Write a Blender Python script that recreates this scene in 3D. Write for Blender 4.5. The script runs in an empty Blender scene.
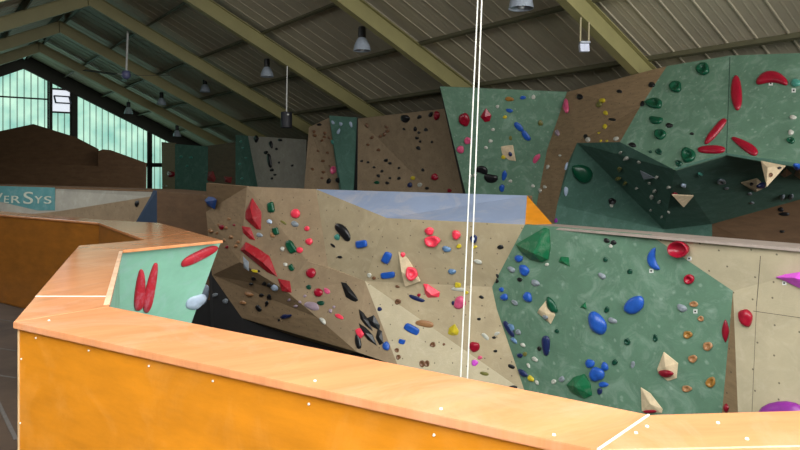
import bpy, bmesh, math, random
from mathutils import Vector, Matrix, geometry, noise
random.seed(7)
S = bpy.context.scene
COL = S.collection

# ------------------------------------------------------------------ frame of the place
FOC, HOR, EYE = 645.0, 172.0, 4.4          # focal length in pixels, horizon row, eye height above the pit floor (m)
CAPZ = EYE - 0.53                           # top of the plywood ledges
DECK = EYE - 1.63                           # floor of the raised platform
EYEV = Vector((0, 0, EYE))

def P(px, py, d):
    return Vector(((px - 400) / FOC * d, d, EYE + (HOR - py) / FOC * d))
def PZ(px, py, z=CAPZ):
    return P(px, py, FOC * (EYE - z) / (py - HOR))
def ray(px, py):
    return Vector(((px - 400) / FOC, 1, (HOR - py) / FOC))
def on_plane(px, py, p0, n):
    r = ray(px, py)
    return EYEV + r * ((p0 - EYEV).dot(n) / r.dot(n))
# the hall: t runs across it (0 under the ridge), s along it
TH, SLOPE, RIDGE, BAY, S0 = 0.6482, 0.4846, 4.6, 4.351, 32.517
AX = Vector((-math.sin(TH), math.cos(TH), 0)); AC = Vector((math.cos(TH), math.sin(TH), 0))
def B(t, s, z):                             # z relative to the eye
    return AC * (t + 3.914) + AX * s + Vector((0, 0, EYE + z))

# ------------------------------------------------------------------ materials
def lin(c):
    return tuple(((v / 255) / 12.92 if v / 255 <= 0.04045 else ((v / 255 + 0.055) / 1.055) ** 2.4) for v in c) + (1,)
MATS = {}
def mat(name, col, rough=0.6, var=0.12, scale=4.0, smudge=0.0, smudge_col=(205, 205, 195), grain=None, dots=False, metal=0.0, spec=0.5, coord='UV', bump=0.0, coat=0.0, smudge_scale=5.0, speck=0.0):
    if name in MATS: return MATS[name]
    m = bpy.data.materials.new(name); m.use_nodes = True
    nt = m.node_tree; N = nt.nodes; L = nt.links
    b = N['Principled BSDF']
    b.inputs['Roughness'].default_value = rough
    b.inputs['Metallic'].default_value = metal
    b.inputs['Specular IOR Level'].default_value = spec
    b.inputs['Coat Weight'].default_value = coat
    tc = N.new('ShaderNodeTexCoord'); vec = tc.outputs[coord]
    if grain:
        mp = N.new('ShaderNodeMapping'); mp.inputs['Scale'].default_value = grain
        L.new(vec, mp.inputs['Vector']); gv = mp.outputs['Vector']
    else: gv = vec
    nz = N.new('ShaderNodeTexNoise'); nz.inputs['Scale'].default_value = scale; nz.inputs['Detail'].default_value = 6
    nz.inputs['Roughness'].default_value = 0.65
    L.new(gv, nz.inputs['Vector'])
    c = lin(col)
    rp = N.new('ShaderNodeValToRGB')
    rp.color_ramp.elements[0].position = 0.3; rp.color_ramp.elements[1].position = 0.7
    rp.color_ramp.elements[0].color = tuple(max(0, v * (1 - var * 1.6)) for v in c[:3]) + (1,)
    rp.color_ramp.elements[1].color = tuple(min(1, v * (1 + var * 1.6)) for v in c[:3]) + (1,)
    L.new(nz.outputs['Fac'], rp.inputs['Fac']); out = rp.outputs['Color']
    def mix(fac, cin, color):
        mx = N.new('ShaderNodeMix'); mx.data_type = 'RGBA'
        L.new(fac, mx.inputs[0]); L.new(cin, mx.inputs[6]); mx.inputs[7].default_value = color
        return mx.outputs[2]
    def thresh(src, lo, hi, amt):
        mr = N.new('ShaderNodeMapRange'); mr.inputs['From Min'].default_value = lo; mr.inputs['From Max'].default_value = hi
        mr.inputs['To Min'].default_value = 0; mr.inputs['To Max'].default_value = amt
        L.new(src, mr.inputs['Value']); return mr.outputs['Result']
    if smudge:
        n2 = N.new('ShaderNodeTexNoise'); n2.inputs['Scale'].default_value = smudge_scale; n2.inputs['Detail'].default_value = 8
        n2.inputs['Roughness'].default_value = 0.7; n2.inputs['Distortion'].default_value = 1.2
        L.new(vec, n2.inputs['Vector'])
        out = mix(thresh(n2.outputs['Fac'], 0.5, 0.72, smudge), out, lin(smudge_col))
    if speck:
        v3 = N.new('ShaderNodeTexVoronoi'); v3.inputs['Scale'].default_value = 9
        L.new(vec, v3.inputs['Vector'])
        n3 = N.new('ShaderNodeTexNoise'); n3.inputs['Scale'].default_value = 30; L.new(vec, n3.inputs['Vector'])
        ad = N.new('ShaderNodeMath'); ad.operation = 'MULTIPLY_ADD'; ad.inputs[1].default_value = 0.35; 
        L.new(n3.outputs['Fac'], ad.inputs[0]); L.new(v3.outputs['Distance'], ad.inputs[2])
        out = mix(thresh(ad.outputs[0], 0.36, 0.24, speck), out, lin(smudge_col))
    if dots:
        v = N.new('ShaderNodeTexVoronoi'); v.voronoi_dimensions = '2D'; v.inputs['Scale'].default_value = 5.5
        v.inputs['Randomness'].default_value = 0.45
        L.new(vec, v.inputs['Vector'])
        out = mix(thresh(v.outputs['Distance'], 0.05, 0.03, 0.75), out, lin((60, 52, 42)))
    L.new(out, b.inputs['Base Color'])
    if bump:
        bp = N.new('ShaderNodeBump'); bp.inputs['Strength'].default_value = bump; bp.inputs['Distance'].default_value = 0.01
        n4 = N.new('ShaderNodeTexNoise'); n4.inputs['Scale'].default_value = 60; L.new(vec, n4.inputs['Vector'])
        L.new(n4.outputs['Fac'], bp.inputs['Height']); L.new(bp.outputs['Normal'], b.inputs['Normal'])
    MATS[name] = m; return m
def plain(name, col, rough=0.45, **k):
    k.setdefault('var', 0.08); k.setdefault('coord', 'Object'); k.setdefault('scale', 18)
    return mat(name, col, rough, **k)

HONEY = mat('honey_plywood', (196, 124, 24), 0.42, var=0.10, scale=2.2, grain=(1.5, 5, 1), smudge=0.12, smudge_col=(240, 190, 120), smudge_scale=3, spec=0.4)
HONEY_DK = mat('honey_plywood_dark', (156, 97, 28), 0.45, var=0.14, scale=2.2, grain=(1.5, 4, 1), spec=0.4)  # darker tone of the honey plywood, for the corridor side boards
CAPM = mat('ledge_plywood', (208, 142, 96), 0.17, var=0.09,  scale=2.0, grain=(1, 6, 1), smudge=0.4, smudge_col=(226, 178, 148), smudge_scale=2.2, spec=0.55)
LEDGE = mat('weathered_ledge_plywood', (160, 146, 138), 0.5, var=0.08, scale=2, grain=(1, 6, 1))
EDGE = mat('raw_plywood_edge', (205, 175, 130), 0.7, var=0.2, scale=3, grain=(1, 30, 1), coord='Object')
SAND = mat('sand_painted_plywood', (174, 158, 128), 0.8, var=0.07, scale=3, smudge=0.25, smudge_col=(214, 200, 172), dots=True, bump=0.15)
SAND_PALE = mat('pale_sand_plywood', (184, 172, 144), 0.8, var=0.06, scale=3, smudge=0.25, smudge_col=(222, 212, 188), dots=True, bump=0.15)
SAND_DK = mat('dark_sand_plywood', (144, 124, 98), 0.8, var=0.10, scale=3, smudge=0.2, smudge_col=(190, 172, 140), dots=True, bump=0.15)  # pit shading on the middle wall is put into this darker sand
BROWN = mat('brown_plywood', (144, 120, 90), 0.75, var=0.12, scale=2.5, grain=(2, 8, 1), smudge=0.15, smudge_col=(175, 150, 118), dots=True)
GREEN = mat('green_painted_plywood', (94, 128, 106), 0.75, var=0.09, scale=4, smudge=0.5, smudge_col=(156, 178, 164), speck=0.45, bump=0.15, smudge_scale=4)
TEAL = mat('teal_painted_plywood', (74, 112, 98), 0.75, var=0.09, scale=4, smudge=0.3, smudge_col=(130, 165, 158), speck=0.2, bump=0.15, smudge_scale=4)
MINT = mat('mint_painted_plywood', (146, 204, 180), 0.65, var=0.06, scale=4, smudge=0.4, smudge_col=(178, 208, 212), smudge_scale=4)
BLUEP = mat('sky_reflection_plywood', (134, 148, 174), 0.5, var=0.05, scale=2, smudge=0.8, smudge_col=(172, 168, 172), smudge_scale=1.6, spec=0.5)  # pale blue imitates sky reflected in the sloping slab
BLACKP = mat('shade_black_plywood', (34, 33, 34), 0.85, var=0.1)  # black stands in for deep shade under the overhang, shared by all base panels
DARKWOOD = mat('dark_brown_plywood', (104, 78, 54), 0.7, var=0.14, scale=2, grain=(1, 5, 1), smudge=0.2, smudge_col=(130, 110, 84))
GREYPLY = mat('grey_painted_plywood', (156, 152, 140), 0.8, var=0.08, scale=2, smudge=0.25)
NAVYP = mat('navy_painted_plywood', (44, 62, 84), 0.8, var=0.1)
STEEL = mat('olive_painted_steel', (150, 144, 98), 0.5, var=0.06, scale=1.5, coord='Object')
PURLIN = mat('dull_olive_steel', (92, 90, 68), 0.55, var=0.06, scale=1.5, coord='Object')
SHEET = mat('grey_brown_roof_sheet', (186, 177, 154), 0.5, var=0.05, scale=1.0, coord='Object')
MATF = mat('charcoal_floor_mat', (42, 42, 44), 0.85, var=0.1, coord='Object', scale=2)
DECKM = mat('worn_dark_deck', (72, 56, 42), 0.7, var=0.25, coord='Object', scale=1.5, smudge=0.3, smudge_col=(98, 86, 72), smudge_scale=2)
WALLM = mat('dark_cladding', (60, 58, 52), 0.7, var=0.08, coord='Object', scale=1)
WHITE = plain('white_plastic', (214, 216, 212), 0.5)
BLACK = plain('black_plastic', (24, 24, 26), 0.4)
ROPE = plain('white_rope', (222, 222, 214), 0.8)
ALU = plain('brushed_aluminium', (186, 198, 214), 0.35, metal=0.35)
GLASSB = plain('bulb_glass', (220, 226, 230), 0.15)
SIGN = mat('teal_sign_board', (86, 140, 142), 0.6, var=0.06, scale=5, smudge=0.15)
LETTER = plain('pale_sign_lettering', (196, 200, 184), 0.6)
DIRTY = mat('chalk_dust_seam', (236, 226, 210), 0.8, var=0.05)

HC = dict(red=(152, 16, 42), crimson=(132, 14, 36), pink=(232, 62, 84), rose=(206, 84, 122), blue=(36, 84, 172), sky=(92, 124, 160),
          navy=(30, 40, 84), green=(12, 76, 52), bottle=(16, 64, 48), black=(26, 26, 28), grey=(128, 136, 144), white=(184, 184, 174),
          tan=(152, 110, 74), brown=(112, 78, 54), yellow=(196, 176, 44), purple=(132, 44, 140), magenta=(206, 82, 204),
          mauve=(150, 132, 144), teal=(70, 140, 126), pale=(176, 192, 214), ochre=(146, 104, 48), plyvol=(190, 166, 132), beige=(206, 186, 154),
          redvol=(152, 20, 32), greenvol=(10, 98, 60), bluevol=(30, 62, 118), olive=(110, 108, 56), chalkred=(196, 42, 58))
def hmat(c):
    k = dict(rough=0.32, spec=0.5)
    if c in ('plyvol', 'beige'): k = dict(rough=0.8, spec=0.3, var=0.1)
    if c in ('redvol', 'greenvol', 'bluevol'): k = dict(rough=0.5, spec=0.4, smudge=0.2, smudge_col=(190, 170, 165), smudge_scale=8)
    if c == 'chalkred': k = dict(rough=0.55, smudge=0.55, smudge_col=(206, 150, 170), smudge_scale=7)
    return plain('resin_' + c, HC[c], **k)

# ------------------------------------------------------------------ objects
def tag(o, label, cat, group=None, kind=None):
    if label: o['label'] = label
    if cat: o['category'] = cat
    if group: o['group'] = group
    if kind: o['kind'] = kind
    return o
def thing(name, loc, label, cat, group=None):
    o = bpy.data.objects.new(name, None); COL.objects.link(o)
    o.location = loc; o.empty_display_size = 0.2
    return tag(o, label, cat, group)
def link(name, bm, m, parent=None, origin=None, smooth=False, label=None, kind=None):
    """bm is in world coordinates; the object's origin goes to origin (top level) or the parent's place"""
    off = Vector((0, 0, 0))
    q = parent
    while q is not None:
        off += q.location; q = q.parent
    own = Vector(origin) - off if origin is not None else Vector((0, 0, 0))
    for v in bm.verts: v.co -= off + own
    bmesh.ops.recalc_face_normals(bm, faces=bm.faces)
    me = bpy.data.meshes.new(name); bm.to_mesh(me); bm.free()
    for mm in (m if isinstance(m, (list, tuple)) else [m]): me.materials.append(mm)
    if smooth:
        for p in me.polygons: p.use_smooth = True
    o = bpy.data.objects.new(name, me); COL.objects.link(o)
    o.location = own
    if parent is not None: o.parent = parent
    if label: o['label'] = label
    if kind: o['kind'] = kind
    return o
def bevel(o, w=0.006, seg=2):
    md = o.modifiers.new('bevel', 'BEVEL'); md.width = w; md.segments = seg; md.limit_method = 'ANGLE'; return o
def add_box(bm, c, x, y, z):
    """box centred at c with half-extent vectors x, y, z"""
    vs = [bm.verts.new(c + x * a + y * b + z * d) for a in (-1, 1) for b in (-1, 1) for d in (-1, 1)]
    for f in ((0, 1, 3, 2), (4, 6, 7, 5), (0, 4, 5, 1), (2, 3, 7, 6), (0, 2, 6, 4), (1, 5, 7, 3)):
        bm.faces.new([vs[i] for i in f])
def add_bar(bm, a, b, w, h, up=Vector((0, 0, 1))):
    d = (b - a); L = d.length; d.normalize()
    x = d.cross(up).normalized(); y = x.cross(d).normalized()
    add_box(bm, (a + b) / 2, d * L / 2, x * w / 2, y * h / 2)
def add_tube(bm, pts, r, seg=8):
    rings = []
    for i, p in enumerate(pts):
        d = (pts[min(i + 1, len(pts) - 1)] - pts[max(i - 1, 0)]).normalized()
        ref = Vector((1, 0, 0)) if abs(d.x) < 0.9 else Vector((0, 1, 0))
        x = d.cross(ref).normalized(); y = d.cross(x)
        rr = r[i] if isinstance(r, (list, tuple)) else r
        rings.append([bm.verts.new(p + (x * math.cos(k * math.tau / seg) + y * math.sin(k * math.tau / seg)) * rr) for k in range(seg)])
    for a, b in zip(rings, rings[1:]):
        for k in range(seg): bm.faces.new((a[k], a[(k + 1) % seg], b[(k + 1) % seg], b[k]))
    bm.faces.new(rings[0][::-1]); bm.faces.new(rings[-1])
def add_lathe(bm, c, prof, seg=20):
    rings = [[bm.verts.new(c + Vector((r * math.cos(k * math.tau / seg), r * math.sin(k * math.tau / seg), z))) for k in range(seg)] for r, z in prof]
    for a, b in zip(rings, rings[1:]):
        for k in range(seg): bm.faces.new((a[k], a[(k + 1) % seg], b[(k + 1) % seg], b[k]))
    return rings
def newell(vs):
    n = Vector((0, 0, 0))
    for a, b in zip(vs, vs[1:] + vs[:1]):
        n += Vector(((a.y - b.y) * (a.z + b.z), (a.z - b.z) * (a.x + b.x), (a.x - b.x) * (a.y + b.y)))
    return n.normalized()

PANELS = []                                 # triangles that climbing holds can be bolted to
def slab(name, vs, m, parent, thick=0.03, toward=EYEV, holds=True, label=None, uvrot=0.0):
    """a plywood panel: the polygon vs, thickened away from the side it is seen from"""
    vs = [Vector(v) for v in vs]
    n = newell(vs); c = sum(vs, Vector()) / len(vs)
    if n.dot(toward - c) < 0: n = -n
    tris = geometry.tessellate_polygon([vs])
    bm = bmesh.new()
    f = [bm.verts.new(v) for v in vs]; k = [bm.verts.new(v - n * thick) for v in vs]
    for t in tris:
        bm.faces.new([f[i] for i in t]); bm.faces.new([k[i] for i in reversed(t)])
    for i in range(len(vs)):
        j = (i + 1) % len(vs); bm.faces.new((f[i], f[j], k[j], k[i]))
    x = n.cross(Vector((0, 0, 1)))
    x = x.normalized() if x.length > 0.05 else Vector((1, 0, 0))
    y = n.cross(x).normalized()
    if uvrot: x, y = x * math.cos(uvrot) + y * math.sin(uvrot), y * math.cos(uvrot) - x * math.sin(uvrot)
    uv = bm.loops.layers.uv.new('UVMap')
    sh = random.random() * 7
    for fc in bm.faces:
        for l in fc.loops:
            l[uv].uv = (l.vert.co.dot(x) + sh, l.vert.co.dot(y))
    if holds:
        for t in tris: PANELS.append(([vs[i] for i in t], n))
    return link(name, bm, m, parent, label=label)
def flat(pts, z, dz):
    return [Vector((p.x, p.y, z)) for p in pts]
def board(name, pts, ztop, m, parent, thick=0.022, label=None, uvrot=0.0, wid=0.003):
    """a horizontal board with outline pts (world), top at ztop"""
    o = slab(name, [Vector((p.x, p.y, ztop)) for p in pts], m, parent, thick, toward=Vector((0, 0, 100)), holds=False, label=label, uvrot=uvrot)
    return bevel(o, wid, 1)
# ================================================================== the hall
W = 8.65                                    # half width of the hall
s_all = [S0 - k * BAY for k in range(10)]   # frames from the far gable to the one behind the camera
bay_words = ['at the far glazed gable', 'in front of the far glazed gable', 'third from the far gable', 'fourth from the far gable, above the ceiling fan',
             'fifth from the far gable, ending at the sand back panel', 'ending above the tall green back panel',
             'ending at the brown panel on the right', 'directly over the viewing platform', 'behind the viewing platform', 'at the near gable']
for k, s in enumerate(s_all):
    if k in (0, 9): continue
    fr = thing('portal_frame', B(0, s, -EYE), 'olive steel roof frame ' + bay_words[k], 'roof frame', 'steel roof frames')
    for sg in (-1, 1):
        bm = bmesh.new()
        a = B(0, s, RIDGE); b = B(sg * 8.5, s, RIDGE - SLOPE * 8.5)
        d = (b - a).normalized(); up = AX.cross(d) * sg; up = up if up.z > 0 else -up
        D, F, TF = 0.36, 0.17, 0.016
        vert = Vector((0, 0, 1))
        def plate(h0, h1, w):               # plates of the I section, mitred at the ridge
            vs = []
            for p in (a, b):
                for h in (h0, h1):
                    for q in (-w / 2, w / 2): vs.append(bm.verts.new(p + vert * h * 1.11 + AX * q))
            for f in ((0, 1, 3, 2), (4, 6, 7, 5), (0, 4, 5, 1), (2, 3, 7, 6), (0, 2, 6, 4), (1, 5, 7, 3)):
                bm.faces.new([vs[i] for i in f])
        plate(0, TF, F); plate(D - TF, D, F); plate(TF, D - TF, 0.012)
        link('rafter', bm, STEEL, fr)
        bm = bmesh.new()
        ct, cb = B(sg * 8.42, s, RIDGE - SLOPE * 8.5), B(sg * 8.42, s, -EYE)
        add_bar(bm, cb, ct, 0.17, 0.28, up=AC)
        link('column', bm, STEEL, fr)
    bm = bmesh.new()
    add_bar(bm, B(0, s, RIDGE - 0.0), B(0, s, RIDGE + 0.36), 0.03, 0.19, up=AX)
    link('ridge_plate', bm, STEEL, fr)

ptop = RIDGE + 0.40
pn = {-1: ['left', ''], 1: ['right', '']}
ordn = ['beside the ridge', 'second below the ridge', 'third below the ridge', 'fourth below the ridge', 'along the eaves', 'tight against the eaves wall']
for sg, side in ((-1, 'left'), (1, 'right')):
    for i, t in enumerate([0.16, 1.6, 3.17, 4.77, 6.36, 7.95]):
        bm = bmesh.new()
        z = ptop - SLOPE * t
        a, b = B(sg * t, -6.6, z + 0.06), B(sg * t, S0 - 0.02, z + 0.06)
        tilt = (AC * sg * 1.0 + Vector((0, 0, -SLOPE))).normalized(); nrm = (Vector((0, 0, 1)) + AC * sg * SLOPE).normalized()
        d = (b - a); L = d.length; d.normalize(); c = (a + b) / 2
        add_box(bm, c, d * L / 2, tilt * 0.006, nrm * 0.065)
        add_box(bm, c + tilt * 0.03 + nrm * 0.062, d * L / 2, tilt * 0.03, nrm * 0.005)
        add_box(bm, c - tilt * 0.03 - nrm * 0.062, d * L / 2, tilt * 0.03, nrm * 0.005)
        tag(link('roof_purlin', bm, PURLIN, origin=B(sg * t, S0 / 2, z)), 'long steel purlin under the %s roof slope, %s' % (side, ordn[i]), 'purlin', 'roof purlins')

# profiled roof sheets, ribs running down the slope
RL0, RL1 = 2.4, 7.4
ROOFLIGHTS = ((-6.0, 4.0), (10.6, 15.0))  # the second opening is made up, to brighten the far left
bm = bmesh.new()
zs = ptop + 0.15
prof = []
s = -6.7
while s < S0 + 0.1:
    for ds, h in ((0, 0), (0.012, -0.015), (0.034, -0.015), (0.046, 0), (0.17, 0), (0.178, -0.0025), (0.198, -0.0025), (0.206, 0), (0.29, 0), (0.298, -0.0025), (0.318, -0.0025), (0.326, 0)):
        prof.append((s + ds, h))
    s += 0.45
for sg in (-1, 1):
    for th, fl in ((0.0, 1), (0.05, -1)):
        up = [bm.verts.new(B(0, s, zs + h + th)) for s, h in prof]
        lo = [bm.verts.new(B(sg * (W + 0.1), s, zs + h + th - SLOPE * (W + 0.1))) for s, h in prof]
        mids = [[bm.verts.new(B(sg * t, s, zs + h + th - SLOPE * t)) for s, h in prof] for t in (RL0, RL1)]
        rows = [up] + mids + [lo]
        for k in range(3):
            for i in range(len(prof) - 1):
                if sg < 0 and k == 1 and any(a <= prof[i][0] < b for a, b in ROOFLIGHTS): continue      # opening of the rooflight
                bm.faces.new((rows[k][i], rows[k][i + 1], rows[k + 1][i + 1], rows[k + 1][i]))
bmesh.ops.recalc_face_normals(bm, faces=bm.faces)
o = link('ceiling', bm, SHEET); o['kind'] = 'structure'

def struct(name, bm, m): 
    o = link(name, bm, m); o['kind'] = 'structure'; return o
bm = bmesh.new(); add_box(bm, B(0, (S0 - 6.7) / 2, -EYE - 0.05), AC * (W + 0.3), AX * ((S0 + 6.9) / 2), Vector((0, 0, 0.05)))
struct('floor', bm, MATF)
eave = ptop + 0.1 - SLOPE * W
for sg, nm in ((-1, 'wall_left'), (1, 'wall_right')):
    bm = bmesh.new(); h = eave + EYE
    add_box(bm, B(sg * (W + 0.06), (S0 - 6.7) / 2, -EYE + h / 2), AC * 0.06, AX * ((S0 + 6.9) / 2), Vector((0, 0, h / 2)))
    struct(nm, bm, WALLM)
def gable_piece(bm, s, t0, t1, z0, z1=None, th=0.06):
    """upright piece of a gable between t0 and t1, from z0 up to z1 or to the roof"""
    ts = [t0] + ([0.0] if t0 < 0 < t1 else []) + [t1]
    pts = [B(t0, s, z0), B(t1, s, z0)] + [B(t, s, (z1 if z1 is not None else ptop + 0.1 - SLOPE * abs(t))) for t in reversed(ts)]
    f = [bm.verts.new(p - AX * th / 2) for p in pts]; k = [bm.verts.new(p + AX * th / 2) for p in pts]
    bm.faces.new(f); bm.faces.new(k[::-1])
    for i in range(len(pts)):
        j = (i + 1) % len(pts); bm.faces.new((f[i], f[j], k[j], k[i]))
bm = bmesh.new(); gable_piece(bm, S0 + 0.05, -W - 0.1, W + 0.1, -EYE, -1.05, 0.1)
for t in (0.0,): pass
struct('wall_far', bm, WALLM)

# glazing of the far gable: daylight behind ribbed translucent sheets
def glazing():
    m = bpy.data.materials.new('daylit_ribbed_glazing'); m.use_nodes = True
    nt = m.node_tree; N = nt.nodes; L = nt.links
    b = N['Principled BSDF']
    b.inputs['Roughness'].default_value = 0.4
    tc = N.new('ShaderNodeTexCoord')
    sep = N.new('ShaderNodeSeparateXYZ'); L.new(tc.outputs['UV'], sep.inputs[0])
    nz = N.new('ShaderNodeTexNoise'); nz.inputs['Scale'].default_value = 0.9; nz.inputs['Detail'].default_value = 5; L.new(tc.outputs['UV'], nz.inputs['Vector'])
    rp = N.new('ShaderNodeValToRGB')
    rp.color_ramp.elements[0].color = lin((130, 190, 176)); rp.color_ramp.elements[0].position = 0.3
    rp.color_ramp.elements[1].color = lin((196, 238, 214)); rp.color_ramp.elements[1].position = 0.68
    L.new(nz.outputs['Fac'], rp.inputs['Fac'])
    # one dark rib every 0.265 m
    mu = N.new('ShaderNodeMath'); mu.operation = 'MULTIPLY'; mu.inputs[1].default_value = 1 / 0.265; L.new(sep.outputs['X'], mu.inputs[0])
    fr = N.new('ShaderNodeMath'); fr.operation = 'FRACT'; L.new(mu.outputs[0], fr.inputs[0])
    mr = N.new('ShaderNodeMapRange'); mr.inputs['From Min'].default_value = 0.10; mr.inputs['From Max'].default_value = 0.24
    mr.inputs['To Min'].default_value = 0.22; mr.inputs['To Max'].default_value = 1.0
    L.new(fr.outputs[0], mr.inputs['Value'])
    mx = N.new('ShaderNodeMix'); mx.data_type = 'RGBA'; mx.blend_type = 'MULTIPLY'; mx.inputs[0].default_value = 1
    L.new(rp.outputs['Color'], mx.inputs[6]); L.new(mr.outputs['Result'], mx.inputs[7])
    L.new(mx.outputs[2], b.inputs['Base Color']); L.new(mx.outputs[2], b.inputs['Emission Color'])
    b.inputs['Emission Strength'].default_value = GLAZE
    return m
GLAZE = 1.05
GL = glazing()
VENT = plain('milky_vent_pane', (226, 232, 236), 0.3)
VENT.node_tree.nodes['Principled BSDF'].inputs['Emission Color'].default_value = lin((220, 226, 236)); VENT.node_tree.nodes['Principled BSDF'].inputs['Emission Strength'].default_value = 1.0
def pane(t0, t1, z0, z1, parent, m=GL, ds=0.0, name='pane'):
    bm = bmesh.new(); gable_piece(bm, S0 - 0.02 + ds, t0, t1, z0, z1, 0.02)
    uv = bm.loops.layers.uv.new('UVMap')
    for f in bm.faces:
        for l in f.loops:
            q = l.vert.co; l[uv].uv = ((q - B(0, 0, 0)).dot(AC), q.z)
    return link(name, bm, m, parent)
def frame_bars(bars, parent, name='frame'):
    bm = bmesh.new()
    for t0, z0, t1, z1, w in bars:
        a, b = B(t0, S0 - 0.09, z0), B(t1, S0 - 0.09, z1)
        add_bar(bm, a, b, 0.12, w, up=AC if abs(t1 - t0) < 1e-6 else Vector((0, 0, 1)))
    return link(name, bm, WALLM, parent)
def tat(px):                                # across-hall place of a pixel column on the far gable
    u = (px - 400) / FOC
    # B(t,S0) = AC*(t+3.914)+AX*S0
    return (u * AX.y * S0 - AX.x * S0) / (AC.x - u * AC.y) - 3.914
def zat(px, py):
    p = AC * (tat(px) + 3.914) + AX * S0
    return (HOR - py) / FOC * p.y
t51, t71, t75, t148, t151 = tat(49), tat(70.5), tat(74.5), tat(147.8), tat(151)
def window(n, t0, t1, label=None):
    o = bpy.data.objects.new('window_%d' % n, None); COL.objects.link(o); o.location = B((t0 + t1) / 2, S0, -1.0); o['kind'] = 'structure'
    return o
rz = lambda t: ptop - SLOPE * abs(t) + 0.05
w1 = window(1, -W, t51); pane(-W, t51, -1.05, None, w1)
zr1 = zat(30, 98.5)
frame_bars([(-W, zr1, t51 - 0.02, zr1, 0.06), (-W, -1.0, t51, -1.0, 0.12), (t51 - 0.05, -1.05, t51 - 0.05, rz(t51), 0.06)], w1)
w2 = window(2, t51, t71)
zv0, zv1 = zat(60, 112.5), zat(60, 89.5)
pane(t51, t71, -1.05, zv0, w2); pane(t51, t71, zv1, None, w2)
pane(t51, t71, zv0, zv1, w2, VENT, name='vent_pane')
frame_bars([(t51 + 0.06, -1.05, t51 + 0.06, rz(t51), 0.12), (t71, -1.05, t71, rz(t71), 0.08), (t51, zv0, t71, zv0, 0.07), (t51, zv1, t71, zv1, 0.07), (t51, -1.0, t71, -1.0, 0.12)], w2)
bm = bmesh.new()                            # the tilted-open vent sash
za, zb = zat(60, 97), zat(60, 104.5)
c0, c1 = B(t51 + 0.15, S0 - 0.35, za), B(t71 - 0.12, S0 - 0.35, za); c2, c3 = B(t51 + 0.15, S0 - 0.75, zb), B(t71 - 0.12, S0 - 0.75, zb)
for a, b in ((c0, c1), (c2, c3), (c0, c2), (c1, c3)): add_bar(bm, a, b, 0.06, 0.06)
link('vent_sash', bm, plain('grey_blue_sash', (120, 124, 150), 0.5), w2)
w3 = window(3, t75, t148); pane(t75, t148, -1.05, None, w3)
frame_bars([(t71 + 0.12, -1.05, t71 + 0.12, rz(t71), 0.30), (t148, -1.05, t148, rz(t148), 0.10), (t75, -1.0, t148, -1.0, 0.12)], w3)
w4 = window(4, t151, W); pane(t151, W, -1.05, None, w4)
z166 = zat(155, 165)
frame_bars([(t148 + 0.08, -1.05, t148 + 0.08, rz(t148), 0.18), (t148 - 0.3, z166, W, z166, 0.2), (t151, -1.0, W, -1.0, 0.12)], w4)
bm = bmesh.new()
for sg in (-1, 1): add_bar(bm, B(0, S0 - 0.15, RIDGE + 0.27), B(sg * W, S0 - 0.15, RIDGE + 0.27 - SLOPE * W), 0.2, 0.66)
o = link('trim_1', bm, WALLM); o['kind'] = 'structure'

# near gable, behind the camera: solid below, a wide band of open daylight above
SN = -6.6
bm = bmesh.new(); gable_piece(bm, SN, -W - 0.1, W + 0.1, -EYE, -0.4, 0.1); gable_piece(bm, SN, -W - 0.1, -7.6, -0.4, None, 0.1); gable_piece(bm, SN, 7.6, W + 0.1, -0.4, None, 0.1)
struct('wall_near', bm, WALLM)

# left-slope rooflights: one over the platform, the farther one added as fill light
RLM = plain('daylit_rooflight_sheet', (226, 232, 232), 0.4)
RLM.node_tree.nodes['Principled BSDF'].inputs['Emission Color'].default_value = (0.9, 0.95, 1, 1); RLM.node_tree.nodes['Principled BSDF'].inputs['Emission Strength'].default_value = 1.5
for n_, (RS0, RS1) in enumerate(ROOFLIGHTS):
    w5 = bpy.data.objects.new('window_%d' % (5 + n_), None); COL.objects.link(w5); w5.location = B(-4.9, (RS0 + RS1) / 2, zs - SLOPE * 4.9); w5['kind'] = 'structure'
    bm = bmesh.new()
    vs = [bm.verts.new(B(-t, s, zs + dz - SLOPE * t)) for dz in (0.02, 0.05) for t, s in ((RL0, RS0), (RL0, RS1), (RL1, RS1), (RL1, RS0))]
    for f in ((0, 1, 2, 3), (7, 6, 5, 4), (0, 4, 5, 1), (1, 5, 6, 2), (2, 6, 7, 3), (3, 7, 4, 0)): bm.faces.new([vs[i] for i in f])
    link('pane', bm, RLM, w5)
# ================================================================== raised platform and its plywood parapet
def cap(*pts): return [PZ(x, y) for x, y in pts]
O1, O2, O3, O4 = PZ(13, 322), PZ(79, 245.6), PZ(146, 239.9), PZ(97.5, 222.5)
O5 = PZ(-60, 209.6)
R1 = PZ(597.5, 450); R2 = PZ(880, 443.5)
I0, I1, TIP, F1, F2 = PZ(110, 305), PZ(123, 250), PZ(223, 240.3), PZ(160, 223), PZ(100, 219.6)
F3 = PZ(-60, 206.1)
IR = PZ(649, 414.8); IR2 = PZ(880, 408.2)
para = thing('plywood_parapet', Vector((O1.x, O1.y, DECK)), 'honey coloured plywood parapet with wide pale ledge wrapping the viewing platform', 'parapet')
INNER = PZ(110, 306)
I0 = PZ(109, 306.5)
board('ledge_board', [O1, R1, IR, I0], CAPZ, CAPM, para, uvrot=0.5)
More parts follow.
